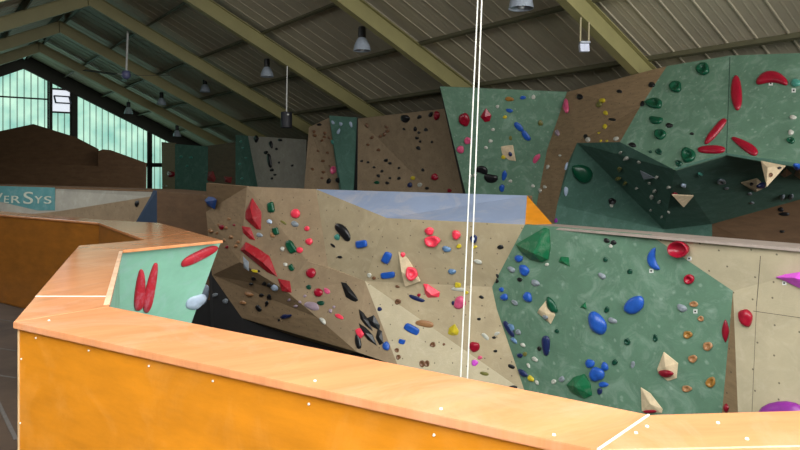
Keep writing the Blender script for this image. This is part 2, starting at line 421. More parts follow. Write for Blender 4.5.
# left leg, split at the joint across it
def lerp(a, b, t): return a + (b - a) * t
J0 = PZ(33, 296.5); J1 = PZ(106, 296.8)
JO = lerp(O1, O2, (J0 - O1).length / (O2 - O1).length); JI = lerp(I0, I1, max(0.05, (J1 - I0).length / (I1 - I0).length))
board('ledge_board', [O1 + Vector((0, 0, 0)), I0, JI, JO], CAPZ, CAPM, para, uvrot=1.1)
board('ledge_board', [JO, JI, I1, O2], CAPZ, CAPM, para, uvrot=1.2)
board('ledge_board', [O2, I1, TIP, lerp(TIP, F1, 0.45), O3], CAPZ, CAPM, para, uvrot=-0.5)
board('ledge_board', [O3, lerp(TIP, F1, 0.45), F1, F2, O4], CAPZ, CAPM, para, uvrot=0.9)
board('ledge_board', [O4, F2, F3, O5], CAPZ, CAPM, para, uvrot=0.2)
board('ledge_board', [R1, R2, IR2, IR], CAPZ, CAPM, para, uvrot=0.05)
# dusty joints between the boards
def strip(a, b, w, parent, m=DIRTY, name='joint_strip'):
    bm = bmesh.new(); d = (b - a); x = Vector((-d.y, d.x, 0)).normalized() * w / 2
    add_box(bm, (a + b) / 2 + Vector((0, 0, 0.0005)), d / 2 * 0.99, x, Vector((0, 0, 0.0015)))
    return link(name, bm, m, parent)
strip(R1, IR, 0.004, para); strip(JO, JI, 0.004, para)
e0, e1 = lerp(I0, I1, 0.02), lerp(I0, I1, 0.97); ex = Vector(((O1 - I0).x, (O1 - I0).y, 0)).normalized() * 0.012
strip(e0 + ex, e1 + ex, 0.022, para, mat('worn_chalky_edge', (204, 170, 140), 0.7, var=0.15, coord='Object', scale=9), name='worn_edge')
# facing boards: inset 15 mm from the ledge edge, deck to ledge
def inset(a, b, ref, e=0.014):
    d = (b - a); n = Vector((-d.y, d.x, 0)).normalized()
    if n.dot(ref - a) < 0: n = -n
    return a + n * e, b + n * e
def facing(a, b, ref, m=HONEY, z0=DECK, name='facing_board', ea=0.0, uvrot=0.0, toward=None):
    p, q = inset(a, b, ref); d = (q - p).normalized(); p = p + d * ea
    zt = CAPZ - 0.022
    vs = [Vector((p.x, p.y, z0)), Vector((q.x, q.y, z0)), Vector((q.x, q.y, zt)), Vector((p.x, p.y, zt))]
    n = newell(vs); c = sum(vs, Vector()) / 4
    side = c + (a - p).normalized() if (a - p).length > 1e-6 else c
    return slab(name, vs, m, para, 0.018, toward=side, holds=False, uvrot=uvrot)
ctr = lerp(O1, IR, 0.5)
facing(O1, R1, I0, HONEY, ea=0.014)
facing(R1, R2, IR2, HONEY)
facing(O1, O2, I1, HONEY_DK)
O3B = lerp(O3, lerp(O2, O4, 0.5), 0.45)      # the notch narrows towards the deck, clear of the overhang outside
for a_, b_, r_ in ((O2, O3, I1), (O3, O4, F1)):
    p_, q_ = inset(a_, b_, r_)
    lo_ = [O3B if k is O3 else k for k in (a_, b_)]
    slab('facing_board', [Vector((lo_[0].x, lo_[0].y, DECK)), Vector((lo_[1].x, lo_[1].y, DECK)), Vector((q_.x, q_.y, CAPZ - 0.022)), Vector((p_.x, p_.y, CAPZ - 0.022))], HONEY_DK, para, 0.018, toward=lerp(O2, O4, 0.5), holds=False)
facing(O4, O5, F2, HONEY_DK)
bm = bmesh.new(); e = inset(O1, R1, I0)[0]         # pale raw edge of the front board at its corner
d = (R1 - O1).normalized()
add_box(bm, Vector((e.x, e.y, (DECK + CAPZ - 0.022) / 2)) + d * 0.0128 - Vector((-d.y, d.x, 0)) * -0.0, d * 0.0035, Vector((-d.y, d.x, 0)) * 0.003, Vector((0, 0, (CAPZ - 0.022 - DECK) / 2)))
link('edge_strip', bm, EDGE, para)
# screws on the front board and on the ledge
def screw(p, n, r=0.0035):
    bm = bmesh.new(); x = n.orthogonal().normalized(); y = n.cross(x)
    ring = [bm.verts.new(p + (x * math.cos(k * math.tau / 10) + y * math.sin(k * math.tau / 10)) * r) for k in range(10)]
    ring2 = [bm.verts.new(p + n * 0.0025 + (x * math.cos(k * math.tau / 10) + y * math.sin(k * math.tau / 10)) * r * 0.8) for k in range(10)]
    for k in range(10): bm.faces.new((ring[k], ring[(k + 1) % 10], ring2[(k + 1) % 10], ring2[k]))
    bm.faces.new(ring2)
    link('screw', bm, WHITE, para)
fp, fq = inset(O1, R1, I0); fn = Vector((0, 0, 1)).cross(fq - fp).normalized()
if fn.dot(EYEV - fp) < 0: fn = -fn
for x, y in ((36, 338), (89, 350.5), (149, 366), (213, 381), (309, 404), (21.5, 359), (20.5, 423), (434, 435)):
    screw(on_plane(x, y, fp, fn), fn)
for x, y in ((49, 320.5), (315, 381), (441, 409), (554, 435), (636, 433), (647, 426.5), (718, 423), (747, 439)):
    screw(PZ(x, y), Vector((0, 0, 1)), 0.004)

# the climbing side of the parapet: mint panel with its overhang, plain panels elsewhere
zt = CAPZ - 0.022
top1, top2 = PZ(123, 250.6, zt), PZ(221, 241.3, zt)
low = P(190, 327, 5.32)
nP = newell([top1, top2, low])
def pl(x, y): return on_plane(x, y, top1, nP)
top0 = top1 + (top1 - top2) * 0.25
lowL = top0 + (low - top2)
slab('climbing_panel', [top0, top2, low, lowL], MINT, para, 0.03, label='mint green climbing panel')
zf = 0.0
def down(p, q=None, d=0.0): return Vector((p.x, p.y, zf))
lo2 = Vector((low.x, low.y, 0)); loL2 = Vector((lowL.x, lowL.y, 0))
slab('climbing_panel', [lowL, low, lo2, loL2], MINT, para, 0.03)
tb = PZ(160, 223.6, zt)
slab('climbing_panel', [top2 + Vector((0, 0, 0)), tb, Vector((tb.x, tb.y, 0)), Vector((low.x, low.y, 0)), low], BLACKP, para, 0.03, toward=Vector((0, 12, 3)), holds=False)
def pitside(a, b, ref, name='climbing_panel', m=SAND):
    p, q = inset(a, b, ref, 0.02)
    slab(name, [Vector((p.x, p.y, zt)), Vector((q.x, q.y, zt)), Vector((q.x, q.y, 0)), Vector((p.x, p.y, 0))], m, para, 0.03, toward=(p + (p - ref).normalized()), holds=False)
pitside(I0, IR, O1); pitside(IR, IR2, R2); pitside(I0, I1, O1, m=MINT)
pitside(F1, F2, O4); pitside(F2, F3, O5)
# deck
bm = bmesh.new()
outline = [O1, R1, R2, B(-1.9, -6.4, 0), B(-7.75, -6.4, 0), B(-7.75, 11.5, 0), O5, O4, O3B, O2]
b0 = [bm.verts.new(Vector((p.x, p.y, DECK))) for p in outline]; b1 = [bm.verts.new(Vector((p.x, p.y, DECK - 0.2))) for p in outline]
for t in geometry.tessellate_polygon([[v.co for v in b0]]):
    bm.faces.new([b0[i] for i in t]); bm.faces.new([b1[i] for i in reversed(t)])
for i in range(len(outline)):
    j = (i + 1) % len(outline); bm.faces.new((b0[i], b0[j], b1[j], b1[i]))
deck = tag(link('viewing_platform', bm, DECKM, origin=Vector((-4, 1, DECK))), 'dark worn walkway deck inside the honey plywood parapet', 'platform')
bm = bmesh.new()
for q in ((0, 316), (0, 345), (0, 372)):
    a = PZ(-120, q[1] - 14, DECK); b = PZ(16, q[1] + 6, DECK)
    add_box(bm, (a + b) / 2 + Vector((0, 0, 0.002)), (b - a) / 2, Vector((-(b - a).y, (b - a).x, 0)).normalized() * 0.008, Vector((0, 0, 0.002)))
a = PZ(-8, 390, DECK); b = PZ(16, 440, DECK)
add_box(bm, (a + b) / 2 + Vector((0, 0, 0.003)), (b - a) / 2, Vector((-(b - a).y, (b - a).x, 0)).normalized() * 0.012, Vector((0, 0, 0.003)))
link('deck_seam', bm, plain('grey_seam', (96, 92, 88), 0.8), deck)

# ================================================================== middle climbing wall
MV = dict(
    A0=P(206.5, 183, 9.0), A1=P(247, 186.5, 8.4), A2=P(240, 262, 8.5), A3=P(212, 275, 9.6), A4=P(206, 212, 9.55),
    C0=P(316, 189.2, 8.0), T1=P(527, 195.5, 7.1), T3=P(387, 218, 7.15), J=P(307, 261, 7.95), C2=P(328, 267, 7.85), K=P(365, 281, 7.6),
    L2=P(285, 290, 8.1), L3=P(318, 318, 7.8), L4=P(357, 352, 7.4), L5=P(398, 366, 7.2),
    U1=P(242, 318, 9.1), U2=P(300, 338, 8.45), U3=P(350, 353, 7.9))
gB, gC, gD = P(733, 291, 4.95), P(722, 413, 5.12), P(525, 224.6, 6.45)
nG = newell([gB, gC, gD])
def g(x, y): return on_plane(x, y, gB, nG)
gA = g(650, 235)
MV['T2'] = g(525, 224.6)
MV['G1'], MV['G2'], MV['G3'] = g(492, 287), g(497, 310), g(525, 392)
if 'DEBUG' in globals(): print('G depths', MV['T2'].y, MV['G1'].y, MV['G2'].y, MV['G3'].y)
v = lambda *k: [MV[i] for i in k]
boul = thing('climbing_wall', Vector((-1.0, 7.9, 0)), 'faceted free-standing climbing wall in sand and green paint across the middle of the hall', 'climbing wall')
slab('climbing_panel', v('A0', 'A1', 'A2', 'A3', 'A4'), BROWN, boul, label='brown narrow end panel')
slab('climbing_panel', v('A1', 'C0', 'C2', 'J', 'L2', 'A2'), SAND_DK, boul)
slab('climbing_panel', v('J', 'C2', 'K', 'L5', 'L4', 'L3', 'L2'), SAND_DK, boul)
slab('climbing_panel', v('C0', 'T3', 'K', 'C2'), SAND, boul)
slab('climbing_panel', v('T3', 'T2', 'G1', 'G2', 'G3', 'K'), SAND, boul)
Fb1, Fb2 = P(530, 520, 6.9), P(405, 520, 7.4)
slab('climbing_panel', [MV['K'], MV['G3'], Fb1, Fb2, MV['L5']], SAND_PALE, boul, label='pale sand triangular panel')
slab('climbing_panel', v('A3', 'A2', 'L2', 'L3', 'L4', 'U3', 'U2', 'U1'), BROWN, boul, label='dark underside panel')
slab('sloping_slab', v('C0', 'T1', 'T2', 'T3'), BLUEP, boul, label='sloping top panel with sky reflection tinted pale blue')
gt2 = P(553.5, 225.5, 6.55)
slab('end_panel', [MV['T1'], gt2, MV['T2']], HONEY, boul, label='honey plywood triangle at the end of the blue slab')
# green facet and the sand wall on the right
slab('climbing_panel', [MV['T2'], gA, gB, gC, g(720, 520), g(560, 520), MV['G3'], MV['G2'], MV['G1']], GREEN, boul, label='green painted panel')
capA, capB = PZ(525, 224.6), PZ(860, 253.6)
def vw(px, z):                              # point on the upright plane under the ledge
    d = capB - capA; n = Vector((-d.y, d.x, 0)).normalized()
    q = ray(px, 172); tt = Vector((capA.x, capA.y, 0)).dot(n) / q.dot(n)
    return Vector((q.x * tt, q.y * tt, z))
zc = CAPZ - 0.02
w2a, w2b, w2c = gB, P(738, 413, gB.y - 0.02), None
bot = lambda p: Vector((p.x, p.y, 0.0))
w738 = w2b
slab('climbing_panel', [gA, vw(860, zc), bot(vw(860, zc)), bot(vw(742, zc)), w738, gB], SAND_PALE, boul, label='pale sand panel')
slab('climbing_panel', [gB, w738, bot(vw(742, zc)), bot(gC), gC], BROWN, boul, toward=EYEV, label='brown narrow return panel')
# joints between the boards of the big panels
def joint(a, b, p0, n, parent, w=0.004, m=None):
    a, b = on_plane(a[0], a[1], p0, n), on_plane(b[0], b[1], p0, n)
    bm = bmesh.new(); d = (b - a); x = d.cross(n).normalized()
    add_box(bm, (a + b) / 2, d / 2, x * w / 2, n * 0.0015)
    return link('panel_joint', bm, m or plain('dark_joint_gap', (84, 76, 62), 0.9), parent)
nW = newell([gA, vw(860, zc), bot(vw(860, zc))]); nW = -nW if nW.y > 0 else nW
pW = vw(760, zc)
joint((760.5, 256), (756.5, 306), pW, nW, boul); joint((753, 311), (830, 322), pW, nW, boul); joint((756.5, 306), (752, 412), pW, nW, boul, 0.002)
# ledge on top of the green and sand panels
cd = (capB - capA).normalized(); cn = Vector((-cd.y, cd.x, 0))
if cn.y < 0: cn = -cn
c0 = capA + cd * 0.02 - cn * 0.015
board('ledge_board', [c0, capB - cn * 0.015, capB + cn * 0.33, c0 + cn * 0.33], CAPZ, LEDGE, boul, label='weathered plywood ledge')
slab('back_panel', [bot(capA + cn * 0.3), bot(capB + cn * 0.3), Vector(((capB + cn * 0.3).x, (capB + cn * 0.3).y, zc)), Vector(((capA + cn * 0.3).x, (capA + cn * 0.3).y, zc))], DARKWOOD, boul, toward=Vector((8, 12, 2)), holds=False)
# backs, and base panels painted black as the recess shade under the overhang
bk = [MV['A0'], MV['A1'], MV['C0'], MV['T1']]
for a, b in zip(bk, bk[1:]):
    o_ = Vector((1.0, 2.2, 0))
    e_ = Vector((0.1, 0.22, -0.01)); slab('back_panel', [a + e_, b + e_, bot(b) + o_, bot(a) + o_], DARKWOOD, boul, toward=Vector((2, 30, 2)), holds=False)
ks = [MV['A4'] + Vector((-0.1, 0.4, 0)), MV['A3'], MV['U1'], MV['U2'], MV['U3'], MV['L5'] + Vector((0.1, 0.6, -0.2))]
for a, b in zip(ks, ks[1:]):
    slab('kicker_panel', [a, b, bot(b) + Vector((0.05, 0.2, 0)), bot(a) + Vector((0.05, 0.2, 0))], BLACKP, boul, label='base panel with recess shade painted black')
slab('kicker_panel', [MV['L4'], MV['L5'], MV['L5'] + Vector((0.1, 0.6, -0.2)), MV['U3']], BLACKP, boul, holds=False)

# ================================================================== low wall on the left with the sign
LV = dict(a=P(-60, 183.5, 14.9), b=P(153, 190.3, 11.9), c=P(150.5, 196.5, 11.95), d=P(60, 211, 13.0), e=P(-60, 224, 14.6),
          f=P(134, 225, 12.2), g=P(120, 300, 12.5), h=P(-60, 300, 14.8), i=P(157, 191, 11.75), j=P(157, 300, 12.0), k=P(181, 193, 11.2), l=P(183, 300, 11.4),
          m=P(207, 195, 10.6), n=P(212, 300, 10.8))
lw = thing('climbing_wall', Vector((-5.5, 12.5, 0)), 'low grey and brown climbing wall behind the left walkway, carrying the teal sign', 'climbing wall')
q = lambda *k: [LV[i] for i in k]
slab('climbing_panel', q('a', 'b', 'c', 'd', 'e'), GREYPLY, lw, label='grey upper panel')
slab('climbing_panel', q('e', 'd', 'c', 'f', 'g', 'h'), SAND_DK, lw)
slab('climbing_panel', q('b', 'i', 'j', 'g', 'f', 'c'), NAVYP, lw, label='navy triangular panel')
slab('climbing_panel', q('i', 'k', 'l', 'j'), DARKWOOD, lw, label='brown panel')
slab('climbing_panel', q('k', 'm', 'n', 'l'), DARKWOOD, lw)
for a, b in (('h', 'g'), ('g', 'j'), ('j', 'l'), ('l', 'n')):
    slab('kicker_panel', [LV[a], LV[b], bot(LV[b]), bot(LV[a])], BLACKP, lw, label='base panel with recess shade painted black')
tb_ = lambda p, s_=0.0: p + Vector((0.35, 0.6, 0))
slab('ledge_board', [LV['a'], LV['b'], tb_(LV['b']), tb_(LV['a'])], DARKWOOD, lw, toward=Vector((0, 0, 50)), holds=False)
slab('ledge_board', [LV['b'], LV['i'], LV['k'], LV['m'], tb_(LV['m']), tb_(LV['b'])], DARKWOOD, lw, toward=Vector((0, 0, 50)), holds=False)

# sign
na = newell([LV['a'], LV['b'], LV['d']])
if na.y > 0: na = -na
def sp(x, y): return on_plane(x, y, LV['a'] + na * 0.012, na)
sg_ = [sp(-18, 185.4), sp(54.5, 187.6), sp(54.5, 210.3), sp(-18, 211.5)]
signo = thing('sign_board', sum(sg_, Vector()) / 4, 'teal sign board with pale raised lettering on the low grey wall', 'sign')
slab('board', sg_, SIGN, signo, 0.012, holds=False)
xu = (sp(54.5, 200) - sp(0, 199)).normalized(); yu = na.cross(xu); yu = yu if yu.z > 0 else -yu
def letters(txt, px, py, hpx, wpx):
    cu = bpy.data.curves.new('lettering', 'FONT'); cu.body = txt; cu.size = 1; cu.extrude = 0.02
    tmp = bpy.data.objects.new('tmp', cu); COL.objects.link(tmp)
    dg = bpy.context.evaluated_depsgraph_get(); me = bpy.data.meshes.new_from_object(tmp.evaluated_get(dg))
    bpy.data.objects.remove(tmp)
    xs = [vv.co.x for vv in me.vertices]; ys = [vv.co.y for vv in me.vertices]
    x0, x1, y0, y1 = min(xs), max(xs), min(ys), max(ys)
    p0, p1 = sp(px, py), sp(px + wpx, py + wpx * 0.02); hh = (sp(px, py) - sp(px, py - hpx)).length; ww = (p1 - p0).length
    bm = bmesh.new(); bm.from_mesh(me)
    for vv in bm.verts:
        vv.co = p0 + xu * ((vv.co.x - x0) / (x1 - x0) * ww) + yu * ((vv.co.y - y0) / (y1 - y0) * hh) + na * (0.004 + (0.006 if vv.co.z > 0 else 0))
    link('lettering', bm, LETTER, signo)
for txt, px, py, hp, wp in (('V', -7, 202.4, 9.5, 9.5), ('E', 4.3, 202.8, 7.0, 4.6), ('R', 11.5, 203.0, 7.2, 9.0), ('S', 23.5, 203.8, 12.0, 9.5), ('Y', 34.5, 203.3, 7.2, 8.0), ('S', 44.2, 203.6, 7.4, 7.2)):
    letters(txt, px, py, hp, wp)

# ================================================================== dark wooden wall under the gable windows
dw = thing('climbing_wall', Vector((-12, 20, 0)), 'dark brown wooden wall with a peaked top below the far gable windows', 'climbing wall')
DD = 20.5
def D(x, y, o=0): return P(x, y, DD - 0.012 * x + o)
slab('climbing_panel', [D(-60, 144, 1), D(33, 124, 1), D(75, 137, 1), D(98, 149, 1), D(98, 168, 1), D(-60, 162, 1)], DARKWOOD, dw, holds=False)
slab('climbing_panel', [D(-60, 160.5), D(98, 166), D(98, 151), D(103, 149.3), D(110, 150), D(146, 163), D(145, 240), D(-60, 240)], DARKWOOD, dw)
slab('ledge_board', [D(-60, 160.5), D(98, 166), D(98, 166, 1), D(-60, 160.5, 1)], BROWN, dw, toward=Vector((0, 0, 50)), holds=False)
slab('side_panel', [D(98, 151), D(98, 166), D(98, 166, 1), D(98, 151, 1)], DARKWOOD, dw, toward=Vector((-20, 15, 5)), holds=False)
slab('kicker_panel', [D(-60, 240), D(145, 240), bot(D(145, 240)), bot(D(-60, 240))], BLACKP, dw, holds=False)
slab('side_panel', [D(146, 163), D(145, 240), D(145, 240, 1.2), D(146, 163, 1.2)], DARKWOOD, dw, toward=Vector((5, 22, 5)), holds=False)

# ================================================================== climbing walls along the right-hand eaves
bw = thing('climbing_wall', B(6.5, 9, -EYE), 'tall faceted climbing wall in green and brown along the right-hand eaves', 'climbing wall')
# right section: facets sharing corners
V9 = dict(a=P(567, 92, 12.5), b=P(630, 78, 11.3), c=P(667, 66, 10.5), d=P(640, 107, 10.9), e=P(620, 142, 10.8), f=P(577, 143, 12.0),
          g=P(567, 165, 12.4), h=P(557, 205, 12.7), i=P(552, 240, 12.9), j=P(530, 240, 13.6), k=P(547, 150, 13.0),
          l=P(730, 55.5, 9.5), m=P(800, 53, 8.75), n=P(870, 50, 8.1), o=P(870, 176, 7.8), p=P(800, 167.5, 8.4), q=P(760, 161, 8.85), r=P(726, 155, 9.2), s=P(675, 170, 9.8),
          t=P(664, 229.5, 12.7), u=P(712, 224, 12.0), w=P(800, 199.5, 10.9), x=P(870, 178, 10.1))
n10 = newell([V9['c'], V9['m'], P(760, 161, 8.45)])
for k_, (x_, y_) in dict(d=(640, 107), e=(620, 142), l=(730, 55.5), n=(870, 50), o=(870, 176), p=(800, 167.5), q=(760, 161), r=(726, 155), s=(675, 170)).items():
    V9[k_] = on_plane(x_, y_, V9['c'], n10)
if 'DEBUG' in globals(): print({k: round(p.y, 2) for k, p in V9.items()})
z9 = lambda *k: [V9[i] for i in k]
slab('climbing_panel', z9('a', 'b', 'c', 'd', 'e', 'f', 'g', 'h', 'i', 'j', 'k'), BROWN, bw, label='brown panel beside the big green one')
V9['l2'] = (V9['r'] * 0.5 + V9['l'] * 0.5)
slab('climbing_panel', z9('c', 'l', 'r', 's', 'e', 'd'), GREEN, bw, label='green upper panel, left half')
slab('climbing_panel', z9('l', 'm', 'n', 'o', 'p', 'q', 'r'), GREEN, bw, label='green upper panel, right half')
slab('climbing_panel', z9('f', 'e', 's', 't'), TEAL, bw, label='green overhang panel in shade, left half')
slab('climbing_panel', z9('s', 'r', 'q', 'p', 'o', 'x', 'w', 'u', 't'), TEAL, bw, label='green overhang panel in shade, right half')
V9['y'] = P(655, 300, 12.8); V9['z'] = P(553, 300, 12.9)
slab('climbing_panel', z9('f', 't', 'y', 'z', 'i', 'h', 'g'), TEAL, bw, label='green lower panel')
V9['v1'] = P(713, 300, 12.05); V9['v2'] = P(800, 300, 10.95); V9['v3'] = P(870, 300, 10.15)
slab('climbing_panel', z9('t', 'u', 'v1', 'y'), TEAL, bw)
slab('climbing_panel', z9('u', 'w', 'x', 'v3', 'v2', 'v1'), DARKWOOD, bw, label='brown lower panel')
for a, b in (('z', 'y'), ('y', 'v1'), ('v1', 'v2'), ('v2', 'v3')):
    slab('kicker_panel', [V9[a], V9[b], bot(V9[b]), bot(V9[a])], BLACKP, bw, holds=False)
joint((730, 57), (726.5, 154), V9['c'], -n10 if n10.y > 0 else n10, bw, 0.01, plain('green_joint_gap', (44, 70, 60), 0.9))
# protruding green panel
g8 = [P(440, 86.5, 13.3), P(567, 92, 12.5), P(547, 150, 13.0), P(530, 240, 13.6), P(478, 240, 14.4), P(466, 195, 14.0)]
slab('climbing_panel', g8, GREEN, bw, label='green panel leaning out behind the blue slab')
slab('side_panel', [P(440, 86.5, 13.3), P(466, 195, 14.0), P(478, 240, 14.4), P(476, 240, 15.0), P(463.5, 195, 14.75), P(439.5, 88, 14.9)], BLACKP, bw, toward=Vector((-20, 10, 4)), holds=False)
slab('kicker_panel', [g8[4], g8[3], bot(g8[3]), bot(g8[4])], BLACKP, bw, holds=False)
# sand, green and brown panels further along
def tall(x0, y0, d0, x1, y1, d1, xb1, db1, xb0, db0, m, label=None, yb=240):
    slab('climbing_panel', [P(x0, y0, d0), P(x1, y1, d1), P(xb1, yb, db1), P(xb0, yb, db0)], m, bw, label=label)
    slab('kicker_panel', [P(xb0, yb, db0), P(xb1, yb, db1), bot(P(xb1, yb, db1)), bot(P(xb0, yb, db0))], BLACKP, bw, holds=False)
tall(358, 118.5, 17.3, 445, 108.5, 14.8, 480, 14.9, 357, 17.4, SAND_DK, 'sand back panel beside the green wedge')
tall(329, 115.5, 18.0, 357.5, 117.5, 17.5, 350, 17.6, 346, 17.9, TEAL, 'green wedge panel')
tall(309, 127, 18.7, 329.5, 117.5, 18.1, 352, 18.0, 300, 18.9, SAND_DK, 'brown panel left of the green wedge')
slab('side_panel', [P(309, 127, 18.7), P(300, 240, 18.9), P(300, 240, 20.2), P(309, 127, 20.2)], DARKWOOD, bw, toward=Vector((-20, 15, 4)), holds=False)
slab('side_panel', [P(357.5, 118, 17.3), P(357, 240, 17.4), P(353, 240, 17.6), P(357, 118, 17.5)], BLACKP, bw, holds=False)
tall(248, 136, 22.3, 306, 139.5, 20.3, 306, 20.4, 268, 21.9, GREYPLY, 'grey brown back panel')
tall(235.5, 135, 23.4, 250, 136, 22.4, 270, 21.95, 235.5, 23.4, TEAL, 'dark green back panel')
tall(205, 146, 25.5, 237, 142, 23.5, 237, 23.5, 205, 25.5, DARKWOOD, 'dark brown back panel')
tall(175, 144, 26.2, 208, 146.5, 25.3, 208, 25.3, 175, 26.2, TEAL, 'dark teal back panel')
tall(161.5, 142, 27.0, 175.5, 143, 26.2, 175.5, 26.2, 163, 27.0, BROWN, 'brown end panel near the gable windows')
# ================================================================== things hanging from the roof
def roof_z(t): return ptop + 0.02 - SLOPE * abs(t)     # underside of the purlins
def lamp(px, py, w, t, where):
    """bell lamp whose shade is centred on a pixel column; t is its place across the hall"""
    u = (px - 400) / FOC
    d = (t + 3.914) / (AC.x * u + AC.y)
    p = P(px, py, d); R = w / 2 / FOC * d
    L = thing('pendant_lamp', p, 'bell shaped lamp, ' + where, 'lamp', 'bell lamps under the right roof slope')
    bm = bmesh.new()
    add_lathe(bm, p, [(R * 0.42, R * 1.0), (R * 0.62, R * 0.72), (R * 0.9, R * 0.1), (R * 1.0, -R * 0.45), (R * 1.02, -R * 0.5), (R * 0.97, -R * 0.45), (R * 0.86, R * 0.1), (R * 0.58, R * 0.68), (R * 0.36, R * 0.95)], 24)
    link('lamp_shade', bm, ALU, L, smooth=True)
    bm = bmesh.new(); rr = add_lathe(bm, p, [(R * 0.40, R * 0.95), (R * 0.44, R * 1.0), (R * 0.44, R * 2.1), (R * 0.36, R * 2.25)], 16); bm.faces.new(rr[0][::-1]); bm.faces.new(rr[-1])
    link('lamp_housing', bm, BLACK, L)
    bm = bmesh.new(); rr = add_lathe(bm, p, [(R * 0.16, R * 0.95), (R * 0.2, R * 0.5), (R * 0.34, R * 0.05), (R * 0.36, -R * 0.2), (R * 0.2, -R * 0.48)], 14); bm.faces.new(rr[-1])
    link('bulb', bm, GLASSB, L, smooth=True)
    top = roof_z(t) - p.z + EYE
    bm = bmesh.new(); add_tube(bm, [p + Vector((0, 0, R * 2.2)), Vector((p.x, p.y, max(p.z + R * 2.3, EYE + roof_z(t))))], 0.012, 6)
    link('hook', bm, BLACK, L)
lamp(362, 46.5, 17.5, 3.85, 'left of the roof frame that ends above the tall green panel')
lamp(267, 73.5, 13, 3.9, 'above and left of the hanging black speaker')
lamp(205, 89.5, 10, 4.15, 'third from the nearest in the row')
lamp(521, 2.5, 25, 3.55, 'nearest of all, cut by the top edge of the photo')
lamp(161.5, 102.5, 9, 3.9, 'right of and just below the ceiling fan')
lamp(128.5, 111.5, 8.5, 3.55, 'directly below the ceiling fan, far down the hall')
lamp(177, 134.5, 8, 5.3, 'low down above the right part of the gable windows')

# ceiling fan
dF = 19.0
pf = P(126, 75, dF)
fan = thing('ceiling_fan', pf, 'dark bladed ceiling fan on a long thin white rod', 'ceiling fan')
bm = bmesh.new(); add_tube(bm, [P(126.3, 72, dF), P(128, 24, dF)], 0.03, 8)
link('rod', bm, WHITE, fan, label='thin white rod')
bm = bmesh.new(); rr = add_lathe(bm, pf, [(0.02, 0.13), (0.10, 0.12), (0.13, 0.04), (0.13, -0.05), (0.07, -0.11), (0.02, -0.12)], 16); bm.faces.new(rr[0][::-1]); bm.faces.new(rr[-1])
link('motor', bm, plain('blue_grey_motor', (112, 116, 156), 0.4), fan, smooth=True)
for k in range(3):
    a = math.radians(-4 + 120 * k); dr = Vector((math.cos(a), math.sin(a), 0)); tr = Vector((-math.sin(a), math.cos(a), 0))
    bm = bmesh.new(); add_bar(bm, pf + dr * 0.11, pf + dr * 0.34, 0.04, 0.012)
    arm = link('blade_arm', bm, WHITE if k == 2 else BLACK, fan)
    bm = bmesh.new(); add_box(bm, pf + dr * 0.80 + Vector((0, 0, -0.02)), dr * 0.48, (tr + Vector((0, 0, 0.15))) * 0.075, Vector((0, 0, 0.006)))
    link('blade', bm, plain('dark_fan_blade', (62, 54, 44), 0.5), fan)

# speaker hung from a roof frame
dS = 16.6
sp_ = thing('hanging_speaker', P(286.5, 120, dS), 'black boxy speaker hanging on a thin rod from a roof frame', 'speaker')
bm = bmesh.new(); rr = add_lathe(bm, P(286.5, 120, dS), [(0.06, 0.215), (0.13, 0.205), (0.145, 0.19), (0.145, -0.19), (0.13, -0.205), (0.05, -0.21)], 24); bm.faces.new(rr[0][::-1]); bm.faces.new(rr[-1])
link('cabinet', bm, plain('black_speaker_cabinet', (30, 31, 38), 0.55), sp_)
bm = bmesh.new(); add_tube(bm, [P(286.5, 113, dS), P(287.3, 66, dS)], 0.016, 6)
link('rod', bm, WHITE, sp_, label='thin pale rod')
bm = bmesh.new(); add_lathe(bm, P(288, 114.6, dS - 0.15), [(0.001, 0.03), (0.025, 0.015), (0.028, -0.01), (0.001, -0.03)], 10)
link('badge', bm, WHITE, sp_)

# little white box on two cords
dB = 10.15
wb = thing('hanging_box', P(584.5, 47.5, dB), 'small white box hanging on two cords from a roof frame', 'box')
bm = bmesh.new(); add_box(bm, P(584, 48, dB), Vector((0.072, 0, 0)), Vector((0, 0.05, 0)), Vector((-0.004, 0, 0.062)))
bevel(link('case', bm, plain('white_case', (206, 212, 232), 0.5), wb), 0.008)
bm = bmesh.new(); add_box(bm, P(584.5, 42.6, dB), Vector((0.076, 0, 0)), Vector((0, 0.055, 0)), Vector((0, 0, 0.014)))
link('lid', bm, plain('pale_grey_lid', (170, 178, 190), 0.5), wb)
for x0, x1, yy in ((580.3, 580.8, 21), (588.6, 589, 28)):
    bm = bmesh.new(); add_tube(bm, [P(x0, 42, dB), P(x1, yy - 6, dB)], 0.013, 6)
    link('cord', bm, plain('tan_cord', (176, 166, 132), 0.7), wb)

